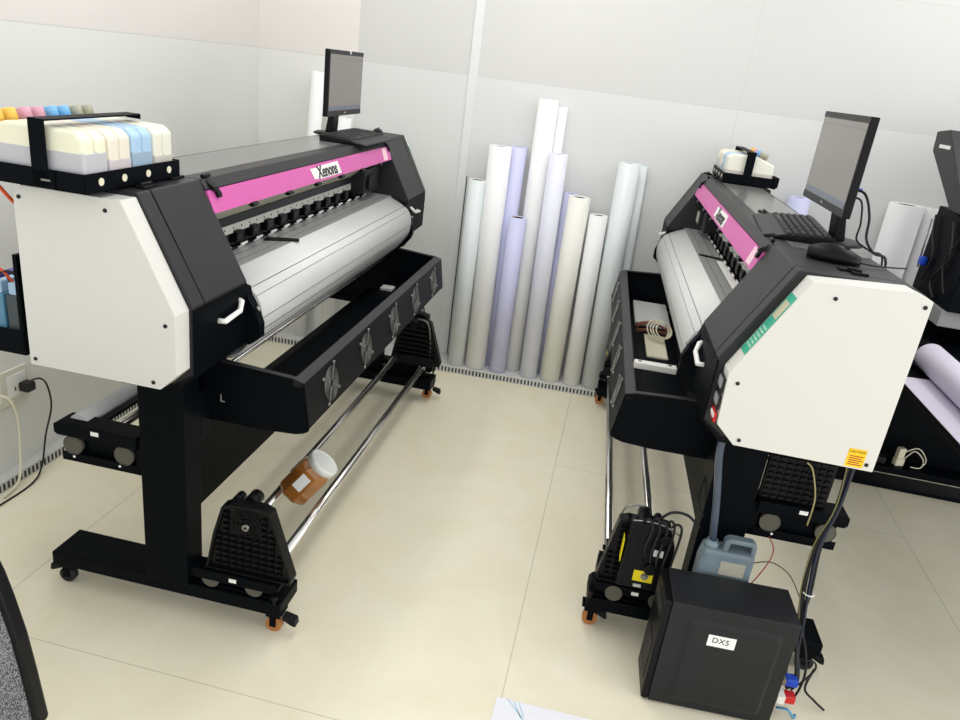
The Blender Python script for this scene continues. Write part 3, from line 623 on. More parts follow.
# ------------------------------------------------------------------ ink tanks on racks
def ink_rack(pid, x0, y0, lab, zb=1.3540):
    W_, D_ = .375, (.30 if pid == 'A' else .235)
    T = empty('ink_tank_rack', LW(pid, x0, y0, zb), rzof(pid), lab, 'rack', 'ink tank racks on the printers')
    MB().box(0, W_, 0, D_, .004, .007).box(0, W_, 0, .003, .004, .048).box(0, W_, D_ - .003, D_, .004, .048).box(0, .003, 0, D_, .004, .048).box(W_ - .003, W_, 0, D_, .004, .048).box(.02, .05, .02, D_ - .02, 0, .004).box(W_ - .05, W_ - .02, .02, D_ - .02, 0, .004).obj('tray', black, T)
    xs = [.055, .140, .235, .325]
    for xx in xs:
        MB().cyl((xx, -.0012, .027), (xx, .004, .027), .009, seg=16).obj('tray_hole', cream, T)
    ym = .088
    s = MB().box(-.0035, 0, ym, ym + .040, .010, .155).box(-.0035, W_ - .03, ym, ym + .040, .151, .155).box(W_ - .034, W_ - .03, ym, ym + .040, .142, .155).box(-.0035, 0.0, ym - .015, ym + .06, .006, .045)
    if pid == 'B': s.box(W_, W_ + .0035, ym, ym + .040, .010, .155).box(W_ - .034, W_ + .0035, ym, ym + .040, .151, .155)
    s = s.obj('strap', black, T, .001)
    if pid == 'B':
        hk = MB()
        for q in range(4): hk.box(W_ - .09 + q * .028, W_ - .078 + q * .028, D_, D_ + .022, .014, .056)
        hk.box(W_ - .10, W_ + .01, D_, D_ + .02, .010, .030).box(W_ - .10, W_ - .09, D_, D_ + .02, -.0, .03).box(W_ - .03, W_ - .02, D_, D_ + .02, -.0, .03).obj('side_hooks', black, T)
    MB().box(-.0045, -.0033, ym - .005, ym + .018, .022, .026).obj('strap_latch', steel, s)
    px = 0
    kinds = [('yellow', capy), ('pink', capm), ('blue', capc), ('black', capk)]
    names = {'yellow': 'yellow', 'pink': 'pink', 'blue': 'blue', 'black': 'olive grey'}
    wid = .082
    for i, (k, cm) in enumerate(kinds):
        xa = .012 + i * .088; xb = xa + wid
        e = empty('ink_tank', T.matrix_basis @ Vector(((xa + xb) / 2, D_ / 2, .0075)), rzof(pid),
                  'translucent ink tank with %s caps in the rack on the %s printer' % (names[k], 'left' if pid == 'A' else 'right'), 'ink tank', 'ink tanks in the racks')
        e.location = LW(pid, x0 + (xa + xb) / 2, y0 + D_ / 2, zb + .0075)
        h = wid / 2; D2 = D_ / 2 - .008
        prof = [(-D2, 0), (-D2, .112), (-D2 + .02, .128), (D2 - .09, .130), (D2 - .004, .100), (D2, .09), (D2, 0)]
        MB().px(prof, -h, -.001).px(prof, .001, h).obj('tank_body', tnk[k], e, .008, 3)
        lv = (.086, .066, .076, .060)[i]
        MB().px([(-D2 - .0006, .003), (-D2 - .0006, lv), (D2 + .0006, lv), (D2 + .0006, .003)], -h - .0006, h + .0006).obj('ink_level', inkm[k], e, .006, 2)
        for sx in (-.021, .021):
            a = Vector((sx, D2 - .060, .116)); n = Vector((0, .30, .95)).normalized()
            MB().lathe(a, n, [(.015, -.004), (.015, .010), (.0165, .010), (.0165, .032), (.013, .035)], 14).obj('cap', cm, e)
    return T
ink_rack('A', -1.232, -.030, 'black metal tray rack holding ink tanks on the left printer')
ink_rack('B', -1.075, -.02, 'small black ink rack with side hooks on the far end of the right printer', 1.354)
# hooks at the B rack
# sub tank rack behind left printer
T = empty('cartridge_holder', LW('A', -.985, .36, .83), A_R, 'black holder with small ink cartridges hanging behind the left printer', 'ink cartridge holder')
MB().box(-.03, .30, 0, .012, 0, .28).box(-.03, .30, 0, .20, -.012, 0).box(-.03, -.026, 0, .20, 0, .06).box(.296, .30, 0, .20, 0, .06).box(.0, .25, -.112, 0, .16, .20).obj('holder_frame', black, T)
for i, (mm, nm) in enumerate(((blackc, 'dark grey'), (cyanc, 'blue grey'), (purple, 'purple'))):
    e = empty('ink_cartridge', LW('A', -.962, .40 + i * .045, .8305), A_R, '%s ink cartridge in the holder behind the left printer' % nm, 'ink cartridge', 'small cartridges behind the left printer')
    MB().box(-.04, .10, -.018, .018, 0, .155).obj('cartridge_body', mm, e, .004)
    MB().box(-.035, .095, -.012, .012, .155, .19).obj('cartridge_cap', tnk['blue'] if i < 2 else purple, e, .003)
for i, (mm, nm, pts) in enumerate(((orangetube, 'orange ink tube', [(-.985, .405, 1.02), (-1.0, .43, 1.06), (-.99, .50, 1.07), (-.95, .60, 1.0)]),
                              (rubber, 'black ink tube', [(-.985, .41, 1.015), (-.985, .44, 1.05), (-.98, .50, 1.02), (-.98, .53, .95)]),
                              (rubber, 'black ink tube beside the cartridges', [(-.99, .372, 1.03), (-1.0, .40, 1.055), (-.99, .45, 1.035), (-.985, .47, 1.02)]))):
    tag(MB().tube([LW('A', *p) for p in pts], .0035).obj('ink_tube', mm), nm.replace('ink tube', 'ink tube curling out of the small cartridges') if i < 2 else 'short black ink tube nearest the white panel, beside the cartridges', 'tube')
tag(MB().tube([LW('A', -1.19, .245, 1.352), LW('A', -1.16, .262, 1.335), LW('A', -1.12, .262, 1.29), LW('A', -1.06, .27, 1.24)], .0045).obj('ink_tube', orangetube), 'orange ink tube dropping from the ink rack behind the white panel', 'tube')

# ------------------------------------------------------------------ monitors, keyboards, mice
def monitor(pid, x0, x1, y, z0, z1, stand_x, stand_y, lab, ztop=1.3542):
    T = empty('monitor', LW(pid, stand_x, stand_y, ztop), rzof(pid), lab, 'monitor', 'monitors on the printers')
    X0, X1, Y = x0 - stand_x, x1 - stand_x, y - stand_y; Z0, Z1 = z0 - ztop, z1 - ztop
    p = MB().box(X0, X1, Y, Y + .022, Z0, Z1).box(X0 + .08, X1 - .08, Y + .022, Y + .04, Z0 + .04, Z1 - .05).obj('housing', plastic, T, .003)
    bz = .014
    MB().box(X0 + .001, X1 - .001, Y - .0012, Y - .0002, Z1 - .018, Z1 - .001).obj('top_bezel', plastic2, T); MB().box(X0 + .001, X1 - .001, Y - .0012, Y - .0002, Z0 + .001, Z0 + .024).obj('bottom_bezel', plastic2, T)
    sc = MB().box(X0 + .010, X1 - .010, Y - .0012, Y - .0001, Z0 + .024, Z1 - .018).obj('screen', screen, T)
    MB().box(X0 + .012, X1 - .012, Y - .0017, Y - .0010, Z0 + .026, Z0 + .042).obj('taskbar', screenbar, sc)
    MB().box(X0 + .012, X1 - .012, Y - .0016, Y - .0010, Z1 - .036, Z1 - .034).obj('window_line', screenbar, sc)
    xm = (X0 + X1) / 2
    MB().py([(xm - .012, Z0 + .010), (xm + .012, Z0 + .010), (xm + .012, Z0 + .016), (xm - .012, Z0 + .016)], Y - .0018, Y - .001).obj('maker_mark', greyink, T)
    if pid == 'A': MB().box(xm + .03, xm + .045, Y - .002, Y + .01, Z1 - .012, Z1 + .003).obj('webcam_clip', white, T)
    MB().px([(Y + .03, Z0 + .12), (Y + .045, Z0 + .12), (.022, .012), (-.012, .012)], xm - .035, xm + .035).obj('stand_neck', plastic, T, .003)
    MB().lathe((xm, 0.0, 0), (0, 0, 1), [(.085, 0), (.085, .006), (.07, .012), (.02, .014)], 28).obj('stand_base', plastic, T)
    return T
monitor('A', .475, .90, .085, 1.447, 1.721, .67, .14, 'black monitor with blank grey screen on the far end of the left printer')
monitor('B', .385, .850, .083, 1.457, 1.731, .66, .15, 'black monitor with blank grey screen on the near end of the right printer')
def keyboard(loc, rz, lab, w=.44, d=.175):
    T = empty('keyboard', loc, rz, lab, 'keyboard', 'keyboards on the printers')
    b = MB().px([(-d / 2, 0), (-d / 2 - .0, .008), (-d / 2 + .03, .016), (d / 2, .026), (d / 2, .0)], -w / 2, w / 2).obj('keyboard_body', plastic, T, .004)
    MB().px([(-d / 2 - .028, 0), (-d / 2 - .028, .006), (-d / 2 + .006, .013), (-d / 2 + .006, 0)], -w / 2 + .01, w / 2 - .01).obj('palm_rest', plastic2, T, .004)
    K = MB()
    for r_ in range(6):
        y0 = -d / 2 + .036 + r_ * .0215; z0 = .0165 + (y0 + d / 2 - .03) * .069
        n = 0; xx = -w / 2 + .012
        while xx < w / 2 - .02:
            ww = .0165
            if r_ == 0 and n == 3: ww = .10
            if abs(xx - (w / 2 - .155)) < .006 or abs(xx - (w / 2 - .088)) < .006: xx += .008
            K.poly3([[(xx, y0, z0), (xx + ww, y0, z0), (xx + ww, y0 + .0175, z0 + .001), (xx, y0 + .0175, z0 + .001)], [(xx + .002, y0 + .002, z0 + .006), (xx + ww - .002, y0 + .002, z0 + .006), (xx + ww - .002, y0 + .0155, z0 + .007), (xx + .002, y0 + .0155, z0 + .007)]])
            xx += ww + .0025; n += 1
    K.obj('keys', plastic2, T)
    MB().cyl((-w / 2 + .03, d / 2 - .02, .002), (-w / 2 + .03, d / 2 - .02, .024), .004, seg=6).obj('foot', plastic, T)
    return T
keyboard(LW('A', .62, .0, 1.3542), A_R + .0, 'black keyboard on the left printer in front of its monitor')
keyboard(LW('B', .50, .055, 1.3542), B_R - .10, 'black keyboard on the right printer below its monitor', .45, .175)
def mouse(loc, rz, lab, k=1.):
    T = empty('computer_mouse', loc, rz, lab, 'mouse', 'mice on the printers'); T.scale = (k, k, k)
    b = MB(); rings = []
    for k in range(9):
        t = k / 8; x = -.055 + .11 * t; w = .030 * math.sqrt(max(.02, 1 - (2 * t - 1) ** 2 * .93)); h = .036 * math.sin(PI * (.18 + .72 * t)) ** .8
        rings.append([(x, w * math.cos(a), .002 + max(0, math.sin(a)) * h) for a in [2 * PI * j / 16 for j in range(16)]])
    b.poly3(rings, True).obj('mouse_body', plastic, T)
    MB().cyl((.022, -.003, .033), (.022, .003, .033), .006, seg=12).obj('scroll_wheel', plastic2, T)
    MB().tube([(.055, .004, .006), (.085, .01, .005), (.12, .035, .004), (.15, .06, .004)], .002, 6).obj('mouse_cord', rubber, T)
    return T
mouse(LW('A', .915, -.005, 1.3542), A_R + .25, 'black mouse at the right of the keyboard on the left printer')
mouse(LW('B', .955, .058, 1.3542), B_R + 1.32, 'black mouse beside the keyboard on the right printer', 1.25)
# monitor cables on the right printer
tag(MB().tube([LW('B', .66, .125, 1.52), LW('B', .70, .17, 1.52), LW('B', .74, .19, 1.46), LW('B', .77, .19, 1.40), LW('B', .79, .215, 1.365), LW('B', .79, .255, 1.345), LW('B', .79, .262, 1.2)], .0038).obj('monitor_cable', rubber), 'black video cable behind the right monitor with a ferrite lump', 'cable')
e = empty('monitor_plug', LW('B', .655, .125, 1.523), B_R, 'blue video plug in the back of the right monitor', 'plug')
MB().box(-.02, .02, 0, .03, -.012, .012).obj('plug_body', blue, e, .004); MB().cyl((.0, .03, 0), (.0, .05, 0), .006, seg=8).obj('plug_neck', blue, e)
tag(MB().tube([LW('B', .69, .125, 1.50), LW('B', .72, .16, 1.50), LW('B', .745, .17, 1.44), LW('B', .755, .17, 1.39), LW('B', .76, .215, 1.365), LW('B', .76, .255, 1.345), LW('B', .76, .262, 1.2)], .003).obj('monitor_lead', rubber), 'thin black power cord of the right monitor', 'cable')

# small things on the platens
tag(MB().pz([(-.392, -.048), (-.345, -.040), (-.305, -.140), (-.330, -.150)], 0, .004).xf(Matrix.Translation(LW('A', 0, 0, 1.0945)) @ Matrix.Rotation(A_R, 4, 'Z')).obj('cutting_blade', plastic), 'black media strip lying across the platen of the left printer', 'strip')
tag(MB().pz([(-.195, -.122), (-.172, -.125), (-.135, -.032), (-.160, -.03)], 0, .004).xf(Matrix.Translation(LW('B', 0, 0, 1.0945)) @ Matrix.Rotation(B_R, 4, 'Z')).obj('cutting_blade', plastic), 'black media strip lying across the platen of the right printer', 'strip')
tag(MB().pz([(-.11, -.058), (-.11, -.012), (.60, -.012), (.60, -.062)], 0, .0012).xf(Matrix.Translation(LW('B', 0, 0, 1.0945)) @ Matrix.Rotation(B_R, 4, 'Z')).obj('paper_strip', whitepaint), 'narrow white paper strip on the platen of the right printer', 'paper')

# ------------------------------------------------------------------ jar on the take-up tubes
def jar():
    b = LW('A', -.551, -.268, .262); t = b + (LW('A', .14, -.60, .785) - LW('A', 0, 0, 0)); d = (t - b); d.normalize()
    e = empty('plastic_jar', b, 0, 'amber brown plastic jar with white lid resting on the take-up tubes of the left printer', 'jar')
    e.rotation_mode = 'QUATERNION'; e.rotation_quaternion = Vector((0, 0, 1)).rotation_difference(d); e.scale = (1.38, 1.38, 1.38)
    MB().lathe((0, 0, -.02), (0, 0, 1), [(.040, 0), (.0455, .006), (.0455, .095), (.040, .108), (.036, .112)], 8, flat=True).obj('jar_body', jarm, e, .004)
    MB().lathe((0, 0, -.016), (0, 0, 1), [(.037, 0), (.041, .004), (.041, .04)], 8, flat=True).obj('jar_contents', jarpaste, e)
    MB().lathe((0, 0, .090), (0, 0, 1), [(.041, 0), (.0415, .016), (.040, .019), (.034, .019), (.033, .017)], 32).obj('jar_lid', lidm, e)
    for a0, mm in ((2.9, silverlab), (4.65, whitepaint)):
        R_ = .0425; p = []
        for a in (a0 - .33, a0 + .33): p.append(Vector((R_ * 1.0 * math.cos(a0) - math.sin(a0) * (a - a0) * .04, R_ * math.sin(a0) + math.cos(a0) * (a - a0) * .04, 0)))
        n = Vector((math.cos(a0), math.sin(a0), 0))
        q = [p[0] + Vector((0, 0, .02)), p[1] + Vector((0, 0, .02)), p[1] + Vector((0, 0, .065)), p[0] + Vector((0, 0, .065))]
        MB().poly3([[v for v in q], [v + n * .0012 for v in q]]).obj('jar_label', mm, e)
jar()

# ------------------------------------------------------------------ computer tower
rz_pc = math.radians(3.0)
T = empty('computer_tower', (.359, 1.843, 0), rz_pc, 'black computer tower on the floor with a handwritten white label', 'computer')
MB().box(0, .362, 0, .168, .006, .376).obj('case', plastic2, T, .003)
MB().box(-.022, 0, .002, .166, .006, .374).obj('front_bezel', plastic, T, .006)
def rrect(x0, x1, z0, z1, r, n=4):
    P = []
    for cx, cz, a0 in ((x1 - r, z1 - r, 0), (x0 + r, z1 - r, PI / 2), (x0 + r, z0 + r, PI), (x1 - r, z0 + r, 1.5 * PI)):
        for k in range(n + 1): a = a0 + k * PI / 2 / n; P.append((cx + r * math.cos(a), cz + r * math.sin(a)))
    return P
o_, i_ = rrect(.055, .325, .03, .338, .02), rrect(.070, .312, .045, .322, .012)
m = MB(); bm = m.bm
V = [[bm.verts.new((x, -.0005, z)) for x, z in o_], [bm.verts.new((x, -.009, z)) for x, z in i_]]
for k in range(len(o_)): bm.faces.new((V[0][k], V[0][(k + 1) % len(o_)], V[1][(k + 1) % len(o_)], V[1][k]))
bm.faces.new(V[1]); m.obj('side_panel_emboss', plastic2, T)
lab = MB().box(.118, .197, -.0105, -.0092, .258, .297).obj('label', whitepaint, T)
text('label_text', 'DX5', .026, bluepen if False else darkink, lab, basis((.155, -.0108, .279), (1, .0, -.05), (.05, 0, 1)), .0002)
MB().box(.02, .06, .02, .05, 0, .006).box(.30, .34, .02, .05, 0, .006).box(.02, .06, .12, .15, 0, .006).box(.30, .34, .12, .15, 0, .006).obj('case_feet', rubber, T)
MB().box(-.024, -.0215, .03, .14, .06, .20).box(-.024, -.0215, .02, .15, .30, .34).obj('bezel_vent', darkink, T)
MB().box(.362, .364, .02, .15, .05, .33).obj('rear_plate', steel, T)

# jerrycan and hose
jc = LW('B', 1.036, -.016, 0)
T = empty('jerrycan', jc, B_R, 'bluish translucent waste ink jerrycan behind the computer tower', 'jerrycan')
pf = [(-.082, 0), (-.086, .02), (-.086, .40), (-.078, .47), (-.055, .50), (.065, .505), (.082, .49), (.086, .46), (.086, .02), (.082, 0)]
MB().px([(-.080, .0), (-.082, .40), (-.074, .450), (.078, .450), (.080, 0)], -.038, .030).obj('can_body', tealgrey, T, .010, 3)
MB().px([(-.02, .448), (-.018, .482), (-.005, .492), (.066, .492), (.078, .48), (.079, .446), (.064, .446), (.062, .476), (.0, .476), (-.004, .446)], -.016, .016).obj('can_handle', tealgrey, T, .004)
MB().lathe((-.004, -.052, .446), (0, 0, 1), [(.022, 0), (.022, .014), (.017, .016), (.017, .024)], 20).obj('can_neck', tealgrey, T)
MB().box(.0295, .0312, -.02, .055, .372, .42).obj('dirty_patch', beigem, T)
MB().box(.0295, .0308, -.079, .079, .345, .348).obj('can_seam', hosem, T)
tag(MB().tube([LW('B', 1.06, -.120, .875), LW('B', 1.055, -.122, .78), LW('B', 1.042, -.092, .62), LW('B', 1.032, -.069, .47)], .0115, 12).obj('drain_hose', hosem), 'stained blue-grey drain hose running down into the jerrycan', 'hose')

# ------------------------------------------------------------------ cables
def cable(pts, r, m_, lab, name='cable', cat='cable', group=None): return tag(MB().tube(pts, r, 7).obj(name, m_), lab, cat, group)
G = 'cables hanging down to the computer tower'
# the bundle: from under the white end down to the tower's back
base = [(.745, 2.0, .86), (.752, 2.0, .70), (.735, 2.0, .56), (.740, 2.0, .41), (.752, 1.985, .30)]
for i, (mm, r, dx, dy, tail, lb) in enumerate((
        (rubber, .0050, .0, 0, [(.77, 1.97, .20), (.785, 1.955, .12), (.76, 1.945, .09)], 'thick black cable at the front of the bundle behind the tower'),
        (rubber, .0045, .007, .006, [(.78, 1.98, .19), (.80, 1.97, .10), (.77, 1.96, .07)], 'black cable in the bundle looping near the blue plug'),
        (mat('navy_cable', (16, 24, 48), .4), .0050, .011, -.003, [(.775, 1.975, .20), (.79, 1.96, .13), (.75, 1.955, .10)], 'dark navy cable in the bundle'),
        (rubber, .0038, .016, .005, [(.80, 1.98, .20), (.815, 1.97, .12), (.80, 1.96, .04), (.76, 1.95, .03), (.742, 1.95, .055)], 'thin black cable looping lowest behind the tower'),
        (mat('olive_cable', (120, 115, 70), .5), .0018, -.006, -.005, [(.755, 1.98, .19), (.765, 1.975, .11), (.75, 1.965, .08)], 'thin olive cable at the left of the bundle'))):
    k = 1.0
    pts = [(x + dx * (1 + .5 * math.sin(j * 1.7 + i)), y + dy * (1 + .8 * math.cos(j * 2.1 + i)), z) for j, (x, y, z) in enumerate(base)] + tail
    cable(pts, r, mm, lb, 'data_cable', 'cable', G)
MBt = MB().torus((.757, 2.0, .40), (.1, 0, 1), .017, .0022, 18, 5).obj('cable_tie', white); tag(MBt, 'white cable tie round the cable bundle', 'cable tie')
e = empty('video_plug', (.754, 1.945, .100), rz_pc, 'blue video plug at the back of the computer tower', 'plug'); MB().box(0, .036, -.016, .016, 0.004, .030).obj('plug_body', blue, e, .003); MB().box(-.02, 0, -.016, .016, .005, .026).obj('plug_shell', steel, e)
e = empty('data_plug', (.754, 1.915, .062), rz_pc, 'red data plug with white edge below the blue plug', 'plug'); MB().box(0, .032, -.016, .016, .004, .030).obj('plug_body', red, e, .003); MB().box(-.022, 0, -.02, .02, .002, .03).obj('plug_shell', white, e)
cable([(.745, 1.915, .03), (.775, 1.905, .04), (.80, 1.91, .012), (.81, 1.93, .006)], .004, mat('sky_blue_cable', (80, 150, 190), .4), 'short sky blue cable under the red plug', 'data_cable')
cable([(.86, 2.03, .11), (.84, 2.0, .055), (.87, 1.985, .03), (.905, 1.975, .01)], .0038, rubber, 'stiff black cable end pointing away from the tower', 'data_cable')
cable([(.80, 1.99, .16), (.83, 1.99, .17), (.85, 2.0, .14), (.83, 1.99, .10), (.79, 1.97, .06)], .0032, rubber, 'black cable loop beside the tower', 'data_cable')
# rear wires under the right printer
cable([LW('B', 1.0, .10, .498), LW('B', 1.03, .115, .47), LW('B', 1.05, .10, .42), LW('B', 1.06, .06, .33)], .0018, redwire, 'thin red-brown wire hanging from the rear holder of the right printer', 'wire')
cable([(.62, 2.13, .378), (.67, 2.12, .40), (.72, 2.09, .39), (.748, 2.03, .36)], .0018, mat('thin_brown_wire', (95, 75, 50), .6), 'thin brown wire arching behind the tower', 'wire')
cable([LW('B', 1.205, .10, .90) + Vector((-.03, 0, -.04)), LW('B', 1.12, .12, .80), LW('B', 1.09, .16, .70), LW('B', 1.07, .17, .60)], .0022, mat('beige_wire', (165, 155, 110), .6), 'thin beige wire down from the right printer end', 'wire')
cable([LW('B', 1.0, -.235, .48), LW('B', 1.0, -.20, .515), LW('B', 1.0, -.15, .515), LW('B', 1.02, -.112, .49)], .0045, rubber, 'black motor cable reaching from take-up motor to the hose', 'cable')
cable([LW('B', 1.03, -.20, .33), LW('B', 1.04, -.14, .325), LW('B', 1.04, -.135, .322), LW('B', 1.04, -.126, .32)], .0045, rubber, 'lower black cable between take-up motor and jerrycan', 'cable')
cable([LW('B', .86, -.07, .66), LW('B', .90, -.11, .60), LW('B', .95, -.12, .55), LW('B', 1.03, -.115, .54)], .0035, rubber, 'black cable curving under the tray of the right printer', 'cable')
# heater bar lying across the near end of the right tray
T = empty('heater_bar', LW('B', .650, -.345, .850), B_R, 'white metal bracket bar across the near end of the right printer tray', 'bracket')
MB().box(-.034, .0, -.030, .115, -.012, .012).obj('bar', white_sh, T, .004)
for yy in (-.012, .09): MB().cyl((-.017, yy, .011), (-.017, yy, .015), .006, seg=10).obj('bar_screw', steel, T)
# coiled wires in the right tray
m = MB()
for k in range(4): m.torus(LW('B', -.22 + k * .010, -.22 + k * .008, .722 + k * .003), (.25 + .1 * (k % 2), -.75, .75), .050 - k * .004, .0032, 28, 6)
tag(MB().box(-.15, .15, -.045, .045, 0, .008).xf(Matrix.Translation(LW('B', -.13, -.225, .6665)) @ Matrix.Rotation(B_R, 4, 'Z')).obj('pale_strip', cream), 'pale cream strip on the tray floor under the wire coil', 'strip')
tag(m.obj('coiled_wire', cream), 'coil of white wire inside the tray of the right printer', 'wire')
m = MB()
for k in range(5): m.tube([LW('B', -.39 + k * .03, -.31, .682), LW('B', -.40 + k * .04, -.24, .70 + .01 * (k % 3)), LW('B', -.36 + k * .02, -.15, .685)], .004, 6)
tag(m.obj('wire_bunch', mat('copper_brown_wire', (120, 70, 50), .5, noise=.4, nscale=60)), 'bunch of brown wires beside the white coil in the tray', 'wire')
tag(MB().box(-.19, .19, -.085, .085, 0, .02).xf(Matrix.Translation(LW('B', -.61, -.225, .667)) @ Matrix.Rotation(B_R, 4, 'Z')).obj('junction_box', PLINTH, bevel=.003), 'flat pale grey box in the far part of the right printer tray', 'box')
tag(MB().lathe(LW('B', .80, -.355, .70), (0, 0, 1), [(.013, 0), (.013, .03), (.010, .034)], 16).obj('red_cap', pinklabel), 'small pink and white cap in the corner of the right tray', 'cap')
tag(MB().box(-.03, .03, -.03, .03, 0, .014).xf(Matrix.Translation(LW('A', .66, -.19, .669)) @ Matrix.Rotation(A_R, 4, 'Z')).obj('terminal_block', PLINTH, bevel=.003), 'pale terminal block inside the far end of the left tray', 'terminal block')

# ------------------------------------------------------------------ outlet on the left wall
T = empty('wall_outlet', (-2.14, 2.22, .385), 0, 'cream double wall outlet low on the left wall', 'outlet')
MB().box(0, .010, -.17, .085, -.075, .068).obj('outlet_plate', outm, T, .003)
MB().box(.010, .013, -.02, .07, -.045, .045).box(.010, .013, -.15, -.05, -.05, .05).obj('outlet_insert', white, T, .002)
MB().box(.0128, .0135, .012, .018, -.022, -.006).box(.0128, .0135, .032, .038, -.022, -.006).box(.0128, .0135, -.09, -.06, -.01, .006).obj('socket_hole', darkink, T)
T = empty('power_plug', (-2.126, 2.27, .372), 0, 'black power plug in the left wall outlet with thin black cord', 'plug')
MB().box(0, .042, -.022, .022, -.018, .02).obj('plug_body', rubber, T, .006)
Pw = lambda y, z, x=-2.10: Vector((x + 2.126, y - 2.27, z - .372))
MB().tube([Pw(2.29, .392), Pw(2.335, .38), Pw(2.365, .335), Pw(2.375, .24), Pw(2.33, .13), Pw(2.26, .03, -2.07), Pw(2.16, .006, -2.04), Pw(1.95, .006, -2.04)], .0035).obj('cord', rubber, T)
tag(MB().tube([(-2.122, 2.15, .38), (-2.09, 2.165, .36), (-2.085, 2.185, .28), (-2.08, 2.175, .15), (-2.07, 2.14, .03), (-2.06, 2.05, .008)], .005).obj('white_cord', cream), 'cream power cord hanging from the left wall outlet', 'cable')

# ------------------------------------------------------------------ third machine at the right edge
T = empty('dark_printer', (1.4, 3.3, 0), 0, 'large dark printer cut off by the right edge, its cover raised', 'printer')
def L3(poly): return [(y - 3.3, z) for y, z in poly]
MB().px(L3([(4.05, 1.705), (4.03, 1.617), (3.63, 1.403), (3.35, 1.36), (3.35, 1.40), (3.60, 1.50), (3.9, 1.72)]), 0, .7).obj('raised_cover', cover, T, .004)
MB().box(0, .8, .0, .43, 1.02, 1.40).obj('machine_body', black, T, .004)
MB().box(-.002, .0, .53, .66, 1.636, 1.652).obj('cover_label', whitepaint, T)
MB().box(-.01, .6, .02, .40, .95, 1.02).obj('paper_path', greyink, T, .003)
MB().box(-.24, .6, -1.34, -.30, .80, .843).box(-.24, .6, -.3, .42, .80, .86).obj('front_tray', black, T, .004)
rp = MB().box(-.20, .0, -.26, .36, .86, .866)
for k in range(8): rp.box(-.2, 0, -.25 + k * .075, -.24 + k * .075, .866, .874)
rp.obj('ribbed_guide', plastic, T)
MB().box(-.2, .9, .47, .50, .10, 1.0).obj('stand_panel', black, T)
MB().box(-.2, .9, .35, .50, .09, .125).obj('base_shelf', black, T, .003)
MB().box(-.12, .9, .30, .345, .35, .80).box(-.2, -.14, .38, .46, .0, .10).box(.7, .76, .38, .46, .0, .10).box(-.2, .8, .36, .5, .0, .02).box(.48, .54, -1.28, -1.22, 0, .80).box(.48, .54, -1.28, .40, .74, .80).obj('stand_leg', black, T)
cb = MB().tube([(-.012, .40, 1.36), (-.015, .36, 1.28), (-.010, .30, 1.20), (-.012, .32, 1.08)], .006).tube([(-.01, .2, 1.36), (-.012, .12, 1.22), (-.012, .22, 1.1), (-.012, .14, 1.04)], .006).tube([(-.01, .05, 1.34), (-.014, .15, 1.2), (-.014, .05, 1.08)], .005)
cb.obj('machine_cables', rubber, T)
MB().box(-.03, -.002, .345, .39, 1.135, 1.175).obj('blue_fitting', blue, T, .008)
MB().cyl((-.02, .39, 1.12), (-.02, .41, 1.34), .004, seg=8).obj('gas_spring', steel, T)
# paper roll and sheet on it
T = empty('paper_roll', (1.27, 3.0, .9025), 0, 'lilac-white paper roll lying on the dark printer at the right edge', 'paper roll')
MB().lathe((0, 0, 0), (0, -1, 0), [(.02, 0), (.050, .0), (.054, .006), (.054, .9), (.02, .9)], 36).obj('paper', lilacpaper, T)
m = MB().poly3([[(1.13, 2.86, .8445), (1.60, 2.93, .8445), (1.60, 2.0, .8445), (1.14, 2.0, .8445)], [(1.13, 2.86, .8470), (1.60, 2.93, .8470), (1.60, 2.0, .8470), (1.14, 2.0, .8470)]])
tag(m.obj('paper_sheet', lilacpaper), 'wide lilac-white sheet under the paper roll on the dark printer', 'paper')
# adapters on the shelf
T = empty('power_adapter', (1.60, 3.70, .1255), .3, 'cream power adapter on the low black shelf at right', 'adapter', 'adapters on the shelf'); T.scale = (.8, .8, .8)
MB().box(-.03, .03, -.02, .02, 0, .05).obj('adapter_body', cream, T, .006)
MB().box(-.025, .02, -.015, .02, .05, .12).obj('adapter_plug', cream, T, .006)
MB().tube([(.03, 0, .04), (.09, .0, .10), (.15, -.02, .05), (.12, -.05, .012), (.06, -.04, .01)], .004).tube([(.02, 0, .09), (.11, 0, .12), (.17, -.02, .05), (.13, -.04, .01)], .004).obj('adapter_cord', cream, T)
T = empty('power_adapter', (1.48, 3.71, .1255), -.2, 'dark grey power strip left of the cream adapter on the low shelf', 'adapter', 'adapters on the shelf')
MB().box(-.09, .06, -.025, .025, 0, .035).obj('adapter_body', plastic2, T, .005)
MB().box(-.06, -.03, -.015, .015, .035, .04).box(-.01, .02, -.015, .015, .035, .04).obj('adapter_socket', greyink, T)

# ------------------------------------------------------------------ sheet of paper on the floor
T = empty('floor_paper', (-.087, 1.712, .001), 0, 'white paper sheet with pale blue strokes on the floor at the bottom edge', 'paper')
MB().pz([(0, 0), (.60, .006), (.62, -.40), (-.012, -.41)], 0, .0015).obj('sheet', sheetpaper, T)
MB().pz([(.05, -.002), (.053, -.002), (.085, -.06), (.08, -.06)], .0015, .002).pz([(.065, -.002), (.068, -.002), (.09, -.05), (.086, -.05)], .0015, .002).pz([(.03, -.0), (.034, -.0), (.12, -.09), (.115, -.09)], .0015, .002).obj('pen_stroke', bluepen, T)

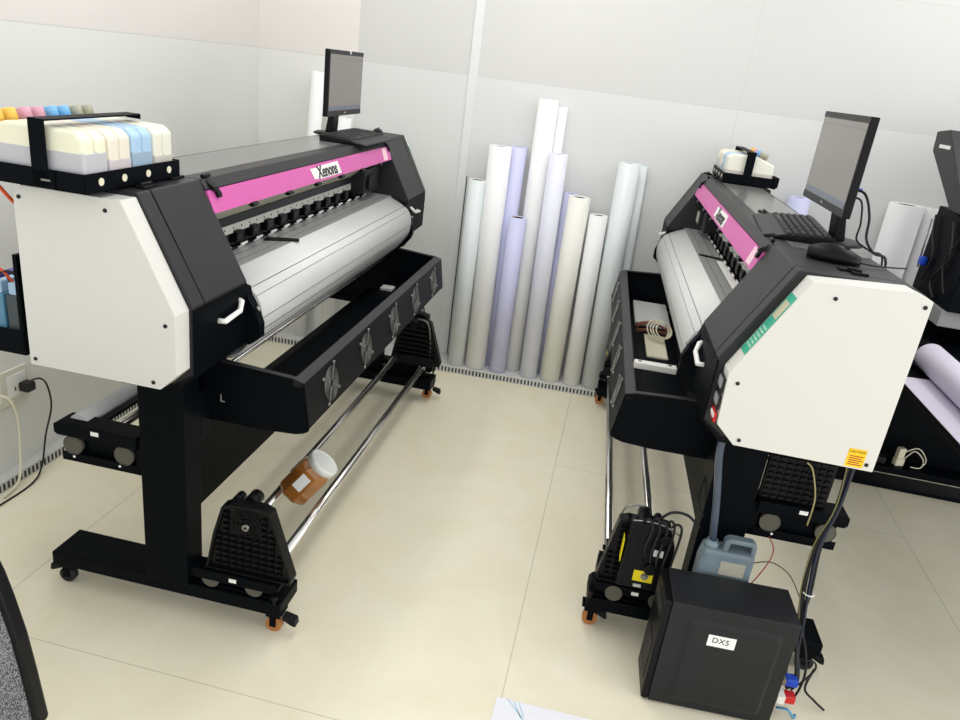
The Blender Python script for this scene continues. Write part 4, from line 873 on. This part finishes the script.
# ------------------------------------------------------------------ mesh office chair at the bottom left corner
T = empty('office_chair', (-1.2, .66, 0), 0, 'office chair with grey mesh back and black rim at the bottom left corner', 'chair')
edge = [(-.9315 - .10, .905), (-.952, .860), (-.932, .809), (-.919, .759), (-.903, .685), (-.891, .596), (-.879, .489), (-.90, .44)]
R_ = [(x + 1.2, z) for x, z in edge]; Lf = [(-x, z) for x, z in reversed(R_)]
outl = R_ + Lf
cx0, cz0 = 0, .66
inn = [(x * .95 - 0, cz0 + (z - cz0) * .94) for x, z in outl]
m = MB(); bm = m.bm; n = len(outl)
vs = []
for (yy) in (.225, .255):
    vs.append(([bm.verts.new((x, yy, z)) for x, z in outl], [bm.verts.new((x, yy, z)) for x, z in inn]))
for k in range(n):
    j = (k + 1) % n
    bm.faces.new((vs[0][0][k], vs[0][0][j], vs[0][1][j], vs[0][1][k])); bm.faces.new((vs[1][0][k], vs[1][0][j], vs[1][1][j], vs[1][1][k]))
    bm.faces.new((vs[0][0][k], vs[0][0][j], vs[1][0][j], vs[1][0][k])); bm.faces.new((vs[0][1][k], vs[0][1][j], vs[1][1][j], vs[1][1][k]))
br = m.obj('backrest', plastic, T, .006)
MB().py([(x, z) for x, z in inn], .236, .242).obj('backrest_mesh', MESH, br)
MB().tube([(0, .262, .50), (0, .29, .42), (0, .15, .36), (0, 0, .37)], .018, 10).obj('back_support', plastic, T)
MB().pz([(-.23, -.24), (.23, -.24), (.24, .15), (.2, .2), (-.2, .2), (-.24, .15)], .40, .46).obj('seat', MESH, T, .02, 3)
MB().cyl((0, 0, .09), (0, 0, .40), .025).obj('gas_lift', plastic2, T)
b_ = MB()
for k in range(5):
    a = k * 2 * PI / 5 + .3; b_.cyl((0, 0, .10), (.27 * math.cos(a), .27 * math.sin(a), .07), .028, .016, 10)
b_.obj('star_base', plastic, T)
for k in range(5):
    a = k * 2 * PI / 5 + .3; c = Vector((.27 * math.cos(a), .27 * math.sin(a), .028)); t = Vector((-math.sin(a), math.cos(a), 0))
    MB().cyl(c - t * .022, c + t * .022, .028, seg=16).cyl(c, c + Vector((0, 0, .045)), .008, seg=8).obj('caster', rubber, T)
